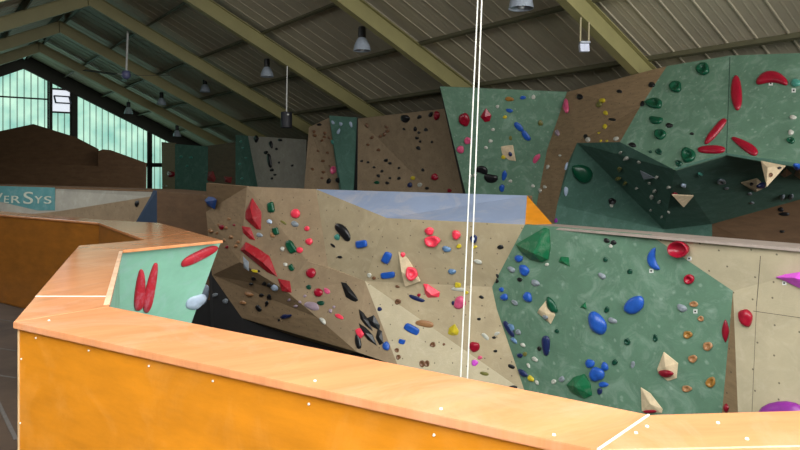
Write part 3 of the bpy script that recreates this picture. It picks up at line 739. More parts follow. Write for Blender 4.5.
# rope doubled over a pulley high under the roof
dR = 4.6
topz = EYE + 4.05
tp = P(496.5, 172 - 645 * 4.05 / dR, dR)
rope = thing('rope', P(466, 172 + 645 * 4.3 / dR, dR), 'long white rope doubled over a roof pulley, hanging in front of the climbing wall', 'rope')
for x0, x1, sx in ((478.2, 460.2, -0.05), (481.4, 467.2, 0.05)):
    sl = (x1 - x0) / 378
    bm = bmesh.new()
    pts = [P(x0 + sl * y + 0.5 * math.sin(y / 210 + sx * 20), y, dR) for y in (-380, -260, -140, 0, 100, 200, 300, 378, 460, 560, 660, 765)]
    add_tube(bm, [tp + Vector((sx, 0, -0.02))] + pts, 0.0049, 8)
    link('strand', bm, ROPE, rope, smooth=True)
pul = thing('rope_pulley', tp, 'small steel pulley under the roof carrying the doubled white rope', 'pulley')
bm = bmesh.new()
for y0, r in ((-0.025, 0.06), (0.0, 0.045), (0.025, 0.06)):
    ring = [tp + Vector((r * math.cos(k * math.tau / 20), y0, r * math.sin(k * math.tau / 20))) for k in range(20)]
    a = [bm.verts.new(p - Vector((0, 0.01, 0))) for p in ring]; b = [bm.verts.new(p + Vector((0, 0.01, 0))) for p in ring]
    bm.faces.new(a); bm.faces.new(b[::-1])
    for k in range(20): bm.faces.new((a[k], a[(k + 1) % 20], b[(k + 1) % 20], b[k]))
link('sheave', bm, ALU, pul)
bm = bmesh.new(); tt = (tp - Vector((0, 0, EYE))).dot(AC) - 3.914
add_bar(bm, tp, Vector((tp.x, tp.y, EYE + ptop - SLOPE * abs(tt) + 0.1)), 0.03, 0.012, up=AX)
link('hanger', bm, ALU, pul)

# ================================================================== climbing holds
def cast(px, py):
    r = ray(px, py); best = None
    for tri, n in PANELS:
        h = geometry.intersect_ray_tri(tri[0], tri[1], tri[2], r, EYEV, True)
        if h is not None:
            t = (h - EYEV).dot(r)
            if t > 0 and (best is None or t < best[0]): best = (t, h, n)
    return best
USED = {}
def reg(o, label, cat, group=None):
    tag(o, label, cat, group)
    USED.setdefault(label, []).append(group)
    return o
def frame_at(px, py, w, h, ang):
    b = cast(px, py)
    if b is None: 
        print('NO PANEL', px, py); return None
    _, p, n = b
    a = math.radians(ang)
    U = on_plane(px + math.cos(a) * w / 2, py + math.sin(a) * w / 2, p, n) - p
    V = on_plane(px + math.sin(a) * h / 2, py - math.cos(a) * h / 2, p, n) - p
    lim = max(w, h) / FOC * p.y * 1.1
    for q in (U, V):
        if q.length > lim: q *= lim / q.length
    return p, n, U, V
PROF = dict(
    dome=[(1.0, 0.0), (1.02, 0.25), (0.93, 0.6), (0.75, 0.86), (0.5, 1.0), (0.22, 1.03)],
    ball=[(0.8, 0.0), (1.0, 0.4), (1.0, 0.75), (0.88, 1.15), (0.62, 1.5), (0.3, 1.65)],
    slope=[(1.0, 0.0), (1.0, 0.12), (0.86, 0.5), (0.6, 0.85), (0.38, 1.0), (0.15, 1.04)],
    ring=[(1.0, 0.0), (1.04, 0.4), (0.95, 0.8), (0.78, 0.95), (0.58, 0.85), (0.42, 0.45), (0.2, 0.25)],
    cup=[(0.8, 0.0), (1.0, 0.7), (1.04, 1.15), (0.98, 1.3), (0.88, 1.2), (0.72, 0.6), (0.4, 0.2)],
    edge=[(1.0, 0.0), (1.0, 0.45), (0.9, 0.85), (0.6, 1.0), (0.25, 0.9)])
def hold(kind, px, py, w, h, ang, col, label, bend=0.0, hs=0.75, group=None, lump=0.10, taper=0.0, cat='climbing hold', name='climbing_hold', power=2.0, seg=18):
    f = frame_at(px, py, w, h, ang)
    if f is None: return
    p, n, U, V = f
    U *= 0.95; V *= 0.93
    hg = min(U.length, V.length) * hs * 0.8
    rnd = random.Random(int(px * 13 + py * 7)); ph = [rnd.random() * 6.28 for _ in range(4)]
    bm = bmesh.new(); rings = []
    dip = 0.45 if kind == 'jug' else 0.0
    prof = PROF['ring' if kind == 'jug' else kind]
    for r, z in prof:
        row = []
        for k in range(seg):
            th = k * math.tau / seg
            c, s = math.cos(th), math.sin(th)
            e = 2 / power
            x = abs(c) ** e * (1 if c >= 0 else -1); y = abs(s) ** e * (1 if s >= 0 else -1)
            q = 1 + lump * (math.sin(2 * th + ph[0]) * 0.5 + math.sin(3 * th + ph[1]) * 0.6 + math.sin(5 * th + ph[2]) * 0.35)
            X, Y = x * r * q, y * r * q
            Y *= 1 - taper * X
            Y2 = Y + bend * (0.4 - X * X)
            zz = z * (1 + lump * 1.2 * math.sin(2 * th + ph[3]))
            if kind == 'jug': zz *= 1 - dip * max(0, s)
            row.append(bm.verts.new(p + U * X + V * Y2 + n * (zz * hg)))
        rings.append(row)
    for a, b in zip(rings, rings[1:]):
        for k in range(seg): bm.faces.new((a[k], a[(k + 1) % seg], b[(k + 1) % seg], b[k]))
    bm.faces.new(rings[-1]); bm.faces.new(rings[0][::-1])
    o = link(name, bm, hmat(col), origin=p, smooth=True)
    return reg(o, label, cat, group)
def sau(x0, y0, x1, y1, w, col, label, bend=0.0, **k):
    k.setdefault('hs', 0.75); k.setdefault('lump', 0.04); k.setdefault('power', 2.5)
    L = math.hypot(x1 - x0, y1 - y0); a = math.degrees(math.atan2(y1 - y0, x1 - x0))
    return hold('dome', (x0 + x1) / 2, (y0 + y1) / 2, L, w, a, col, label, bend=bend, seg=28, **k)
def vol(pts, apex, hgt, col, label, name='climbing_volume', cat='climbing volume', group=None, at=None):
    """angular volume: outline pixels on its panel, apex pixels raised by hgt (fraction of its size)"""
    cx, cy = sum(a for a, b in pts) / len(pts), sum(b for a, b in pts) / len(pts)
    b = cast(*(at or (cx, cy)))
    if b is None: print('NO PANEL', cx, cy); return
    _, p, n = b
    base = [on_plane(x, y, p, n) for x, y in pts]
    size = max((q - p).length for q in base)
    bm = bmesh.new()
    lo = [bm.verts.new(q) for q in base]
    ap = [on_plane(x, y, p, n) for x, y in (apex if isinstance(apex, list) else [apex])]
    H = size * hgt * 0.75
    hi = []
    rim = [bm.verts.new(q + n * min(0.02, H * 0.2)) for q in base]
    bm.faces.new(lo[::-1])
    k_ = len(lo)
    for i in range(k_):
        j = (i + 1) % k_; bm.faces.new((lo[i], lo[j], rim[j], rim[i]))
    av = [bm.verts.new(q + n * H) for q in ap]
    if len(av) == 1:
        for i in range(k_): bm.faces.new((rim[i], rim[(i + 1) % k_], av[0]))
    else:
        near = [0 if (base[i] - ap[0]).length <= (base[i] - ap[1]).length else 1 for i in range(k_)]
        for i in range(k_):
            j = (i + 1) % k_
            if near[i] == near[j]: bm.faces.new((rim[i], rim[j], av[near[i]]))
            else: bm.faces.new((rim[i], rim[j], av[near[j]], av[near[i]]))
    o = link(name, bm, hmat(col), origin=p)
    bevel(o, 0.004, 2)
    # holds that sit on this volume are cast against its faces
    for fc in o.data.polygons:
        vs = [o.data.vertices[i].co + p for i in fc.vertices]
        nn = fc.normal.copy()
        if nn.dot(n) > 0.2:
            for t in range(1, len(vs) - 1): PANELS.append(([vs[0], vs[t], vs[t + 1]], nn))
    return reg(o, label, cat, group)
def dots(pts, size, col, label, group, kind='dome'):
    for i, q in enumerate(pts):
        w = q[2] if len(q) > 2 else size; h = q[3] if len(q) > 3 else w * 0.85
        a = q[4] if len(q) > 4 else (i * 37) % 60 - 30
        hold(kind, q[0], q[1], w, h, a, col, label, group=group, lump=0.16, seg=12)
def rtag(px, py, label):
    f = frame_at(px, py, 4, 4, 0)
    if f is None: return
    p, n, U, V = f
    o = thing('route_tag', p, None, None); reg(o, label, 'tag', 'white route tags beside the holds')
    bm = bmesh.new(); add_box(bm, p + n * 0.002, U, V, n * 0.002); link('card', bm, WHITE, o)
    bm = bmesh.new(); add_box(bm, p + n * 0.0046, U * 0.45, V * 0.4, n * 0.0006); link('printed_mark', bm, BLACK, o)
H = hold
# ---- mint panel of the parapet
sau(141.5, 269, 138, 312, 10.5, 'chalkred', 'long red finger hold on the mint panel, left of an upright pair', 0.15, taper=-0.2)
sau(156, 262, 145, 314, 9.5, 'chalkred', 'long red finger hold on the mint panel, right of an upright pair', 0.0, taper=-0.2)
sau(180, 265, 218, 246, 9.5, 'chalkred', 'long red finger hold lying slanted near the top of the mint panel', 0.1)
H('slope', 196, 302, 24, 14, -32, 'pale', 'pale blue egg shaped hold low on the mint panel', hs=0.4)
H('slope', 203, 296, 11, 26, 18, 'pale', 'pale blue flat hold on the right edge of the mint panel', hs=0.25)

# ---- right: pale sand panel
H('cup', 682, 249, 21, 17, 8, 'red', 'open red cup hold under the ledge at the corner of the green panel', hs=1.1, lump=0.03)
H('dome', 746, 317.5, 14, 19.5, -12, 'red', 'glossy red oval hold alone on the pale sand panel', hs=0.9)
vol([(776, 277), (786, 274), (800, 272), (822, 271), (826, 296), (810, 293), (798, 287), (786, 281)], [(800, 277), (815, 281)], 0.5, 'magenta', 'large magenta wedge at the right edge of the photo', name='climbing_hold', cat='climbing hold')
H('ball', 784, 417, 56, 36, 0, 'purple', 'big purple dome peeping over the near ledge at the right', hs=0.5, lump=0.03)
rtag(689.5, 258.5, 'small white tag under the open red cup hold')
rtag(784.5, 283, 'small white tag under the magenta wedge')
rtag(651.5, 270.8, 'small white tag under the curved blue hold')
rtag(695.5, 311.3, 'small white tag under the tan hold at the top of the tan row')
H('slope', 725.5, 331, 8, 25, 0, 'crimson', 'red leaf shaped hold on the narrow brown return panel', hs=0.8, lump=0.0, power=1.4)
H('slope', 726.5, 408, 5, 10, 0, 'crimson', 'small red hold at the foot of the narrow brown return panel', lump=0.0, power=1.4)

# ---- green panel of the middle wall
vol([(516.5, 244), (545, 227.5), (549.5, 229), (551, 247), (549, 259), (543, 262), (531, 259), (522, 252)], (541, 251), 0.6, 'greenvol', 'large dark green angular volume at the top left of the green panel')
vol([(558.5, 262), (561, 256.5), (569, 257), (570, 266.5), (565, 264.5)], (564, 260.5), 0.5, 'greenvol', 'small dark green chip right of the large green volume')
vol([(580, 307.5), (585.5, 301.5), (587, 309)], (584.5, 306), 0.5, 'greenvol', 'tiny dark green triangle left of the round blue holds')
H('dome', 519, 258.5, 8, 8, 20, 'blue', 'blue knob just below the large green volume, upper of two')
H('dome', 524.5, 270, 9, 13, -25, 'blue', 'blue oval just below the large green volume, lower of two')
H('slope', 511.5, 269.5, 8.5, 6, 35, 'grey', 'grey oval left of the two blue holds under the green volume')
H('edge', 520, 279.5, 5.5, 4, 30, 'black', 'small black chip under the two blue holds')
H('slope', 535.5, 283, 10, 6.5, 25, 'grey', 'grey flat oval in the upper middle of the green panel, left part')
H('dome', 528, 297, 8, 12, -20, 'blue', 'blue oval left of the beige diamond volume')
H('dome', 501.5, 289.5, 5, 5, -20, 'blue', 'small blue knob by the left corner of the green panel, upper of two')
H('dome', 504.5, 297, 8, 7, 30, 'blue', 'small blue knob by the left corner of the green panel, lower of two')
H('edge', 515, 302.5, 8, 4, 35, 'grey', 'dark grey sliver below the left blue knobs')
H('dome', 547, 264.5, 4, 3.5, 0, 'white', 'white bolt-on chip under the large green volume', lump=0.05)
vol([(537.5, 312.5), (546, 300.5), (555.5, 315), (551, 324)], [(541, 309), (547, 312)], 0.35, 'beige', 'beige plywood diamond volume on the left of the green panel')
H('dome', 552, 305.5, 8.5, 19, -25, 'green', 'dark green crescent hold on the side of the beige diamond', bend=0.3)
H('dome', 545.5, 317, 6, 4, 30, 'grey', 'small grey grip on the face of the beige diamond')
H('slope', 597, 322.5, 27, 17, 58, 'blue', 'bright blue rounded wedge in the middle of the green panel', taper=-0.25, lump=0.05)
H('dome', 634.5, 305, 23, 17, -38, 'blue', 'large bright blue bean hold in the middle of the green panel', hs=0.7, lump=0.05)
sau(651, 248.5, 656, 271, 9, 'blue', 'curved blue banana hold near the top right of the green panel', -1.1)
H('dome', 605.5, 259.5, 5, 5, 0, 'bottle', 'tiny dark green knob below the pair of black knobs')
H('dome', 630, 271.5, 6, 5.5, 0, 'bottle', 'dark green round knob left of the curved blue hold')
H('slope', 602, 276, 9, 6, 30, 'grey', 'pale grey oval above the bright blue wedge')
H('dome', 606.8, 240.5, 6.5, 5, 20, 'black', 'black knob under the ledge, left of a close pair')
H('dome', 613.5, 242.5, 6, 5.5, 0, 'black', 'black knob under the ledge, right of a close pair')
H('dome', 610.8, 246, 4, 4, 0, 'white', 'small white chip tucked under a close pair of black knobs')
H('ring', 689.5, 279, 10.5, 10.5, 0, 'red', 'round red knob with a pale hole below the open red cup', lump=0.03, hs=0.9)
H('slope', 682, 308, 11, 8, 30, 'grey', 'grey oval beside the topmost tan hold')
TAN = 'tan knobs running down the right of the green panel'
for x, y, w, h, c, wd in ((694, 304, 9, 6, 'tan', 'topmost of the row, above its white tag'), (701, 318.5, 6, 6, 'tan', 'second from the top, smallest, beside the panel seam'), (688, 334.5, 9, 8, 'ochre', 'third from the top'),
                          (708, 346, 10, 9, 'tan', 'fourth from the top, towards the red leaf hold'), (693, 358.5, 9, 8, 'tan', 'right of the diamond volume with the red patch'),
                          (711, 382, 10, 11, 'ochre', 'lowest on the right'), (687, 388.5, 10, 7, 'tan', 'lowest on the left')):
    H('jug', x, y, w, h, 10, c, 'round tan knob on the green panel, ' + wd, group=TAN)
H('edge', 607, 309.5, 5, 7, 10, 'bottle', 'small dark hold between the two large blue holds')
H('slope', 612.5, 320.5, 10, 6, 25, 'grey', 'grey flat oval right of the bright blue wedge')
H('ring', 627.5, 341.5, 6, 7.5, -25, 'bottle', 'small dark ring hold below the blue bean')
H('ring', 655.5, 338, 4.5, 8.5, -10, 'bottle', 'narrow dark ring hold above the diamond with the red patch')
vol([(657.5, 369), (664, 351.5), (678.5, 363), (677, 378), (668, 381), (658.5, 373)], (668, 365), 0.4, 'beige', 'beige faceted volume with a red patch on the right of the green panel')
H('slope', 666, 373.5, 16, 8, 10, 'crimson', 'flat crimson hold on the lower edge of the right beige volume')
vol([(641, 387), (650.5, 393), (663, 409), (662, 413), (642, 411)], (652, 402), 0.35, 'beige', 'beige faceted volume half hidden by the near ledge')
H('slope', 650, 411.5, 14, 4, 0, 'crimson', 'flat crimson hold under the lowest beige volume')
H('dome', 590, 363.5, 10, 9, -30, 'blue', 'blue lobe at the top of the lower blue cluster')
H('dome', 597, 374, 15, 16, -30, 'blue', 'biggest blue lobe in the lower blue cluster')
H('dome', 603.5, 384.5, 10, 6, 5, 'blue', 'blue lobe at the bottom of the lower blue cluster')
H('dome', 605, 366.5, 7, 9.5, -10, 'blue', 'small blue knob right of the lower blue cluster')
H('edge', 600, 391, 5, 7, -20, 'navy', 'dark navy chip below the lower blue cluster')
vol([(567, 384.5), (574, 377), (585, 373.5), (591, 384), (592.5, 395), (585, 398.5), (572, 392)], (579, 384), 0.6, 'greenvol', 'dark green rounded volume low on the green panel by the near ledge')
H('edge', 615, 362, 6, 6, 20, 'bottle', 'dark green chip right of the small blue knob')
H('edge', 633, 364.5, 4, 8, 5, 'grey', 'narrow grey chip in the lower middle of the green panel')
sau(504, 320.5, 514, 337, 5.5, 'navy', 'navy sliver at the lower left corner of the green panel')
H('edge', 511.5, 327, 5, 9, -35, 'sky', 'grey blue sliver beside the navy one')
H('slope', 514, 340.5, 9, 4, 40, 'sky', 'grey blue sliver below the navy one')
H('edge', 518.5, 332, 6, 5, 40, 'grey', 'grey chip right of the navy sliver')
H('slope', 523, 345, 6, 4, 30, 'white', 'white chip at the lower end of the sliver cluster')
sau(546, 335, 546.5, 356, 8, 'navy', 'pointed navy hold with pale bands in the lower left of the green panel', taper=0.2)
H('slope', 546.8, 350.5, 6, 5, 0, 'sky', 'pale blue band hold on the lower half of the pointed navy one')
H('dome', 539.5, 348.5, 4, 5, 0, 'black', 'tiny black knob left of the pointed navy hold')
H('edge', 557, 331, 5, 4, 30, 'bottle', 'tiny dark chip below the beige diamond')
H('dome', 520, 355.5, 6, 5, 0, 'navy', 'navy chip near the left edge of the green panel, upper')
H('dome', 525, 354, 4.5, 4.5, 0, 'olive', 'olive chip beside the upper navy chip')
H('edge', 535, 359, 7, 4, 40, 'white', 'white bracket shaped hold low on the green panel')
H('slope', 528.5, 365.5, 3, 6, -30, 'white', 'thin white chip under the white bracket')
H('dome', 523, 373, 11, 6, 40, 'navy', 'navy hold near the left edge of the green panel, lower')
H('dome', 531, 378.5, 5, 8, -40, 'yellow', 'dull yellow chip low on the green panel')
H('slope', 537, 382.5, 3.5, 5.5, -30, 'white', 'white chip right of the dull yellow one')
H('edge', 562, 379, 6, 6, 30, 'grey', 'grey chip left of the dark green rounded volume')
H('edge', 554, 381.5, 5, 5, 0, 'white', 'pale chip close to the near ledge left of the dark green volume')
dots([(497.5, 275.8, 3, 5), (497.2, 281, 3, 5)], 4, 'black', 'tiny black chip stacked at the left corner of the green panel', 'black chips at the corner of the green panel')

# ---- sand panels under the blue slab
sau(336, 223, 351, 241, 9, 'black', 'black curved pinch hold on the sand panel left of the blue blocks', 0.35)
H('dome', 337.5, 237, 6, 6.5, 0, 'teal', 'tiny teal knob beside the black curved pinch')
sau(330.5, 243.5, 335.5, 247.5, 2.5, 'black', 'thin black sliver below the black curved pinch')
H('edge', 340, 257, 5, 3, 10, 'black', 'small black chip low on the sand panel left of the blue blocks')
H('edge', 361.5, 244, 12, 8, -8, 'blue', 'blue block hold, first of the three from the left', power=4, lump=0.04)
H('edge', 387, 257.5, 8.5, 13, 25, 'blue', 'blue block hold, upper right of the three', power=4, lump=0.04)
H('edge', 388, 275, 15, 7, -6, 'blue', 'blue block hold, lower right of the three', power=4, lump=0.04)
H('edge', 369.5, 275, 4, 5, 0, 'white', 'white chip at the tip of the pale triangle panel')
H('dome', 374, 278, 4, 4, 0, 'brown', 'brown chip at the tip of the pale triangle panel')
vol([(398, 245), (405, 252), (421, 281), (405.5, 286.5), (400, 262)], (404, 270), 0.35, 'beige', 'tall beige spike volume carrying two pink holds')
H('dome', 403, 254.5, 5, 6, 0, 'pink', 'small pink hold near the tip of the beige spike')
H('jug', 411.5, 273.5, 13, 14, -20, 'pink', 'large pink hold at the base of the beige spike')
H('dome', 429.5, 231, 9, 9, 0, 'pink', 'smaller upper pink lobe of a touching pair under the blue slab')
H('jug', 432.5, 241, 16, 12, 8, 'pink', 'larger lower pink lobe of a touching pair under the blue slab')
H('ball', 456.5, 234.5, 9, 10, 0, 'pink', 'pink ball left of the rope under the blue slab', hs=0.6)
H('slope', 446.5, 249, 9.5, 7, 10, 'sky', 'grey blue hold below the touching pink pair')
H('ring', 474, 238.5, 7.5, 8.5, 0, 'navy', 'navy ring hold right of the rope')
H('dome', 474, 238.5, 3.5, 4, 0, 'pale', 'pale blue core inside the navy ring hold')
H('edge', 459, 246, 5.5, 4.5, -20, 'yellow', 'yellow chip left of the rope')
H('edge', 474.5, 247, 6, 3.5, -20, 'yellow', 'yellow chip right of the rope')
H('dome', 500.5, 247, 7, 4.5, -10, 'black', 'black oval left of the large dark green volume')
H('slope', 452, 271.5, 9, 6, 8, 'sky', 'grey blue oval between spike volume and rope')
H('edge', 478, 261.5, 9, 4.5, 15, 'white', 'whitish wavy hold right of the rope')
vol([(423.5, 283.5), (428, 284), (440, 292), (439.5, 297), (428, 298), (425, 293)], [(428, 289), (434, 294)], 0.55, 'pink', 'pink heart shaped hold below the beige spike', name='climbing_hold', cat='climbing hold')
sau(409, 295.5, 425, 301.5, 4.5, 'navy', 'navy sliver below the pink heart', -0.1)
H('dome', 419, 295, 4, 3.5, 0, 'red', 'tiny red chip on the navy sliver')
H('edge', 458, 285, 6, 6, 0, 'yellow', 'yellow square hold beside the rope', power=4)
sau(451, 288.5, 466, 290, 4, 'white', 'long whitish sliver crossing behind the rope')
H('edge', 466, 292.5, 5, 4, 0, 'yellow', 'yellow chip behind the right strand of the rope')
H('dome', 460, 302.5, 12, 14, 0, 'rose', 'rose pink hold behind the rope')
H('dome', 453.5, 303, 4, 4.5, 0, 'navy', 'navy chip touching the rose pink hold')
H('edge', 481.5, 297, 5.5, 3, 25, 'black', 'black chip right of the rose pink hold')
sau(415.5, 322, 434.5, 325.5, 7, 'tan', 'orange brown long hold on the edge of the pale triangle', 0.1)
H('edge', 412, 329, 17, 8, 28, 'blue', 'blue block on the pale triangle', power=4, lump=0.04)
H('edge', 402, 341.5, 7, 5, 15, 'blue', 'small blue block at the left of the pale triangle', power=4, lump=0.04)
vol([(448, 334), (449, 328), (455, 323.5), (459, 331), (458, 335), (452, 336)], (454, 331), 0.5, 'yellow', 'yellow wedge left of the rope', name='climbing_hold', cat='climbing hold')
H('dome', 474.5, 346.5, 11.5, 10.5, 10, 'red', 'raspberry red hold right of the rope near the near ledge')
H('dome', 479, 319, 4, 3, 0, 'black', 'tiny black chip right of the rope, upper of three')
H('dome', 494, 337.5, 4, 3, 0, 'black', 'tiny black chip under the white tube hold')
H('dome', 495.5, 351, 4, 3, 0, 'black', 'tiny black chip low beside the green panel, lowest of three')
sau(482, 333, 489, 340, 4, 'white', 'bent white tube hold right of the rope', 0.3)
H('edge', 497, 333.5, 6, 3.5, -25, 'white', 'small white chip beside the bent white tube')
H('jug', 433, 344.5, 6, 5.5, 0, 'brown', 'brown ring knob in the middle of the pale triangle')
H('dome', 444, 344.3, 3, 3, 0, 'brown', 'tiny brown dot right of the brown ring knob')
H('jug', 422.3, 363.5, 6, 7, 0, 'brown', 'brown knob near the near ledge, left of a touching pair')
H('jug', 427, 363.5, 5.5, 7, 0, 'brown', 'brown knob near the near ledge, right of a touching pair')
H('jug', 397, 350, 5, 4.5, 0, 'brown', 'brown knob at the left edge of the pale triangle, upper')
H('jug', 398.5, 357, 5, 5, 0, 'brown', 'brown knob at the left edge of the pale triangle, lower')
H('dome', 379.7, 309, 5, 4.5, 0, 'navy', 'small navy knob on the left edge of the pale triangle')
H('ring', 398, 301.5, 6, 6, 0, 'brown', 'brown curl hold below the lower blue block')
H('dome', 397.5, 286.5, 5, 3, 20, 'brown', 'brown sliver above the brown curl')
H('dome', 474.8, 362.8, 7, 6.5, 10, 'magenta', 'small magenta hold near the near ledge right of the rope')
H('dome', 480, 357.5, 5, 4, 0, 'rose', 'faint pink chip above the magenta hold')
sau(480, 372.5, 489, 374.5, 4, 'olive', 'dark yellow sliver close to the near ledge')
sau(508, 365, 515, 368, 4, 'black', 'black sliver near the lower left edge of the green panel')
H('dome', 513.5, 387, 9, 3.5, 5, 'black', 'black hold cut by the near ledge left of the green panel')

# ---- left sand panel with the red volumes
vol([(252.8, 197.5), (262, 212), (261, 229.5), (257, 229), (246, 219), (246, 212)], [(254, 207), (256, 218)], 0.4, 'redvol', 'largest red angular volume, topmost of the red chain')
vol([(242, 226), (251, 227.5), (255.5, 240.5), (250, 239), (243.5, 233)], (249, 232), 0.35, 'redvol', 'small red angular volume, second in the red chain')
vol([(241, 250), (246.5, 242), (258, 248), (270, 256), (278.5, 277), (268, 272), (252, 259)], [(250, 249), (268, 262)], 0.35, 'redvol', 'long red angular volume, third in the red chain')
vol([(278, 278.5), (290, 281), (292, 293), (282, 291)], (285, 285), 0.35, 'redvol', 'boxy red volume at the lower end of the red chain')
H('edge', 271.3, 207.5, 7, 11, -8, 'green', 'green block right of the largest red volume', power=4)
H('edge', 276, 231, 6, 8, -15, 'green', 'small green block right of the second red volume', power=4)
H('edge', 291.5, 247, 8, 15, -28, 'green', 'long green block in the middle of the left sand panel', power=4)
H('edge', 291.5, 267.5, 5, 7, -30, 'green', 'small green block below the long green one', power=4)
H('edge', 309, 287, 5, 5.5, 0, 'bottle', 'dark green chip left of the lower pink balls')
H('edge', 321, 303, 8, 5, 10, 'bottle', 'dark green chip below the lowest pink ball')
H('slope', 269.5, 221.5, 6.5, 4.5, 20, 'pale', 'pale grey oval right of the largest red volume')
H('slope', 259.5, 235, 7, 5, 20, 'grey', 'grey oval right of the second red volume')
H('slope', 294.8, 224, 8.5, 6, 20, 'grey', 'grey oval under the top pink ball')
sau(280.5, 220.5, 286.5, 224.5, 2.5, 'olive', 'thin dark sliver left of the grey oval under the pink ball')
H('dome', 272.5, 235, 4, 6, -30, 'tan', 'tan and white chip left of the small green block')
H('ball', 296, 213.5, 10, 10, 0, 'pink', 'top pink ball on the left sand panel', hs=0.55, lump=0.02)
H('ball', 307.3, 228.5, 5.5, 5.5, 0, 'pink', 'tiny pink ball, second from the top', hs=0.55, lump=0.02)
H('ball', 309.5, 241.5, 8, 7, 10, 'pink', 'pink ball right of the long green block', hs=0.55)
H('ball', 300, 250, 7, 6.5, 0, 'pink', 'pink ball touching the lower end of the long green block', hs=0.55, lump=0.02)
H('ball', 311.5, 273, 10.5, 10.5, 0, 'red', 'bright red ball above the lowest pink ball', hs=0.55, lump=0.06)
H('ball', 318.8, 292.5, 9.5, 9, 0, 'red', 'lowest bright red ball, left of the black wedge', hs=0.55, lump=0.04)
H('dome', 327, 291, 8, 5, 40, 'rose', 'pale pink chip touching the lowest bright red ball')
H('slope', 282.5, 249, 4.5, 5.5, 0, 'white', 'whitish chip left of the long green block')
H('slope', 285.5, 264.5, 5, 4, 30, 'white', 'whitish chip left of the small lower green block')
H('slope', 312, 306, 16, 9, 15, 'mauve', 'dusty mauve flat hold on the lip of the overhang', hs=0.4)
H('slope', 323, 321, 9, 5, 45, 'white', 'chalky white hold on the lip of the overhang')
H('slope', 330.5, 311, 4, 5, 0, 'mauve', 'small mauve chip near the lip of the overhang')
vol([(341, 282), (346.5, 283), (362, 303), (358, 304.5), (346, 297)], (350, 292), 0.25, 'black', 'black wedge volume right of the red balls')
vol([(359,309),(364,313),(369,321),(373,331),(366,326),(360.5,319)], (365,319), 0.3, 'black', 'black leaf hold, leftmost of the black cluster', name='climbing_hold', cat='climbing hold')
vol([(359,323),(366,327.5),(373,335),(377,345.5),(368,340),(361.5,332)], (367,333), 0.3, 'black', 'largest black leaf of the black cluster', name='climbing_hold', cat='climbing hold')
vol([(366,318.5),(374,315),(380,325),(379.5,330.5),(371.5,326.5)], (374,322), 0.3, 'black', 'upper right black leaf of the black cluster', name='climbing_hold', cat='climbing hold')
vol([(378,328.5),(382,331),(383.5,343),(379.5,345.5),(375.5,338)], (380,337), 0.3, 'black', 'narrow black leaf at the right of the black cluster', name='climbing_hold', cat='climbing hold')
H('edge', 360, 333, 7, 10.5, -32, 'pink', 'pink block beside the black cluster', power=3)
sau(357, 334, 359.5, 349.5, 6, 'black', 'black leaf below the pink block')
H('ball', 386.5, 346, 8, 9, 0, 'blue', 'blue ball at the foot of the black cluster', hs=0.55)
H('edge', 339.5, 316.5, 10, 4.5, 30, 'pink', 'pink and white bar above the black cluster, left')
# end panel and its lower left lumps
vol([(205.5, 200), (210.8, 193), (217, 200), (215, 209), (209, 206)], (211, 201), 0.45, 'bluevol', 'blue angular volume on the end of the middle wall')
vol([(243, 256), (249, 262), (249, 271), (244, 268)], (246, 264), 0.4, 'grey', 'dark grey crumpled hold left of the long red volume', name='climbing_hold', cat='climbing hold')
H('edge', 255, 271, 8, 3, 10, 'yellow', 'yellow and white sliver under the long red volume')
H('slope', 274.8, 287.5, 8, 7, 40, 'pale', 'white oval left of the boxy red volume')
H('slope', 285, 316.5, 12, 5, -10, 'navy', 'dark navy spidery hold under the boxy red volume', lump=0.3)
H('slope', 249, 294, 10, 4, 20, 'tan', 'tan long chip on the dark underside, upper')
H('slope', 243, 302.5, 7, 3.5, 15, 'tan', 'tan long chip on the dark underside, lower')
sau(256.5, 305, 261.5, 311, 4, 'black', 'black long chip low on the dark underside')
dots([(253.5, 278.5, 5.5), (251.5, 284, 4), (264.5, 283.5, 5), (270, 285, 5), (261.5, 295, 4.5), (269.5, 297, 4.5, 6), (267, 303.5, 3.5, 6), (279, 320, 3), (259, 271, 3)], 4, 'black', 'small black knob among the scatter below the long red volume', 'black knobs below the red volumes')
dots([(226, 228), (231, 237, 5), (219, 225), (236, 246), (229, 219), (224, 240), (238, 242), (217, 233), (211, 231, 6, 4)], 4, 'tan', 'small dull tan chip on the lower part of the brown end panel', 'tan chips on the brown end panel')
dots([(222, 227, 4, 6), (227, 247), (234, 225, 3)], 4, 'crimson', 'small dark red chip on the brown end panel of the middle wall', 'dark red chips on the brown end panel')
dots([(215, 295, 6, 4), (225.5, 301, 6, 5)], 5, 'grey', 'small grey chip in the black recess beside the mint panel', 'grey chips in the black recess')
dots([(292, 268, 3, 2), (300, 302), (305, 296), (296, 306), (334, 307), (289, 300)], 3.5, 'mauve', 'small dusty mauve chip near the lip of the overhang', 'mauve chips near the overhang lip')

# ---- tall green back panel
H('dome', 464.5, 119.5, 11, 15, -18, 'crimson', 'dark red oval on the tall green panel, left of the rope')
vol([(480.5, 116.5), (486, 108), (491.5, 115), (490, 121), (485, 122)], (486, 115.5), 0.55, 'red', 'red shield shaped hold on the tall green panel, right of the rope', name='climbing_hold', cat='climbing hold')
H('edge', 468, 140.5, 7.5, 8, 0, 'rose', 'pinkish block on the tall green panel, upper of two by the left edge')
H('dome', 460.5, 149.5, 8, 8, -30, 'rose', 'pink knob on the tall green panel, lower of two by the left edge')
sau(476, 168, 488, 172, 8, 'black', 'charcoal curved hold low on the tall green panel, upper left of a pair', 0.5)
sau(484, 177, 498, 179, 9, 'black', 'charcoal curved hold low on the tall green panel, lower right of a pair', -0.4)
sau(514.5, 122.5, 523, 131, 6, 'blue', 'blue bow hold on the tall green panel, upper half', 0.1)
sau(522, 130.5, 530, 140.5, 6, 'blue', 'blue bow hold on the tall green panel, lower half', -0.1)
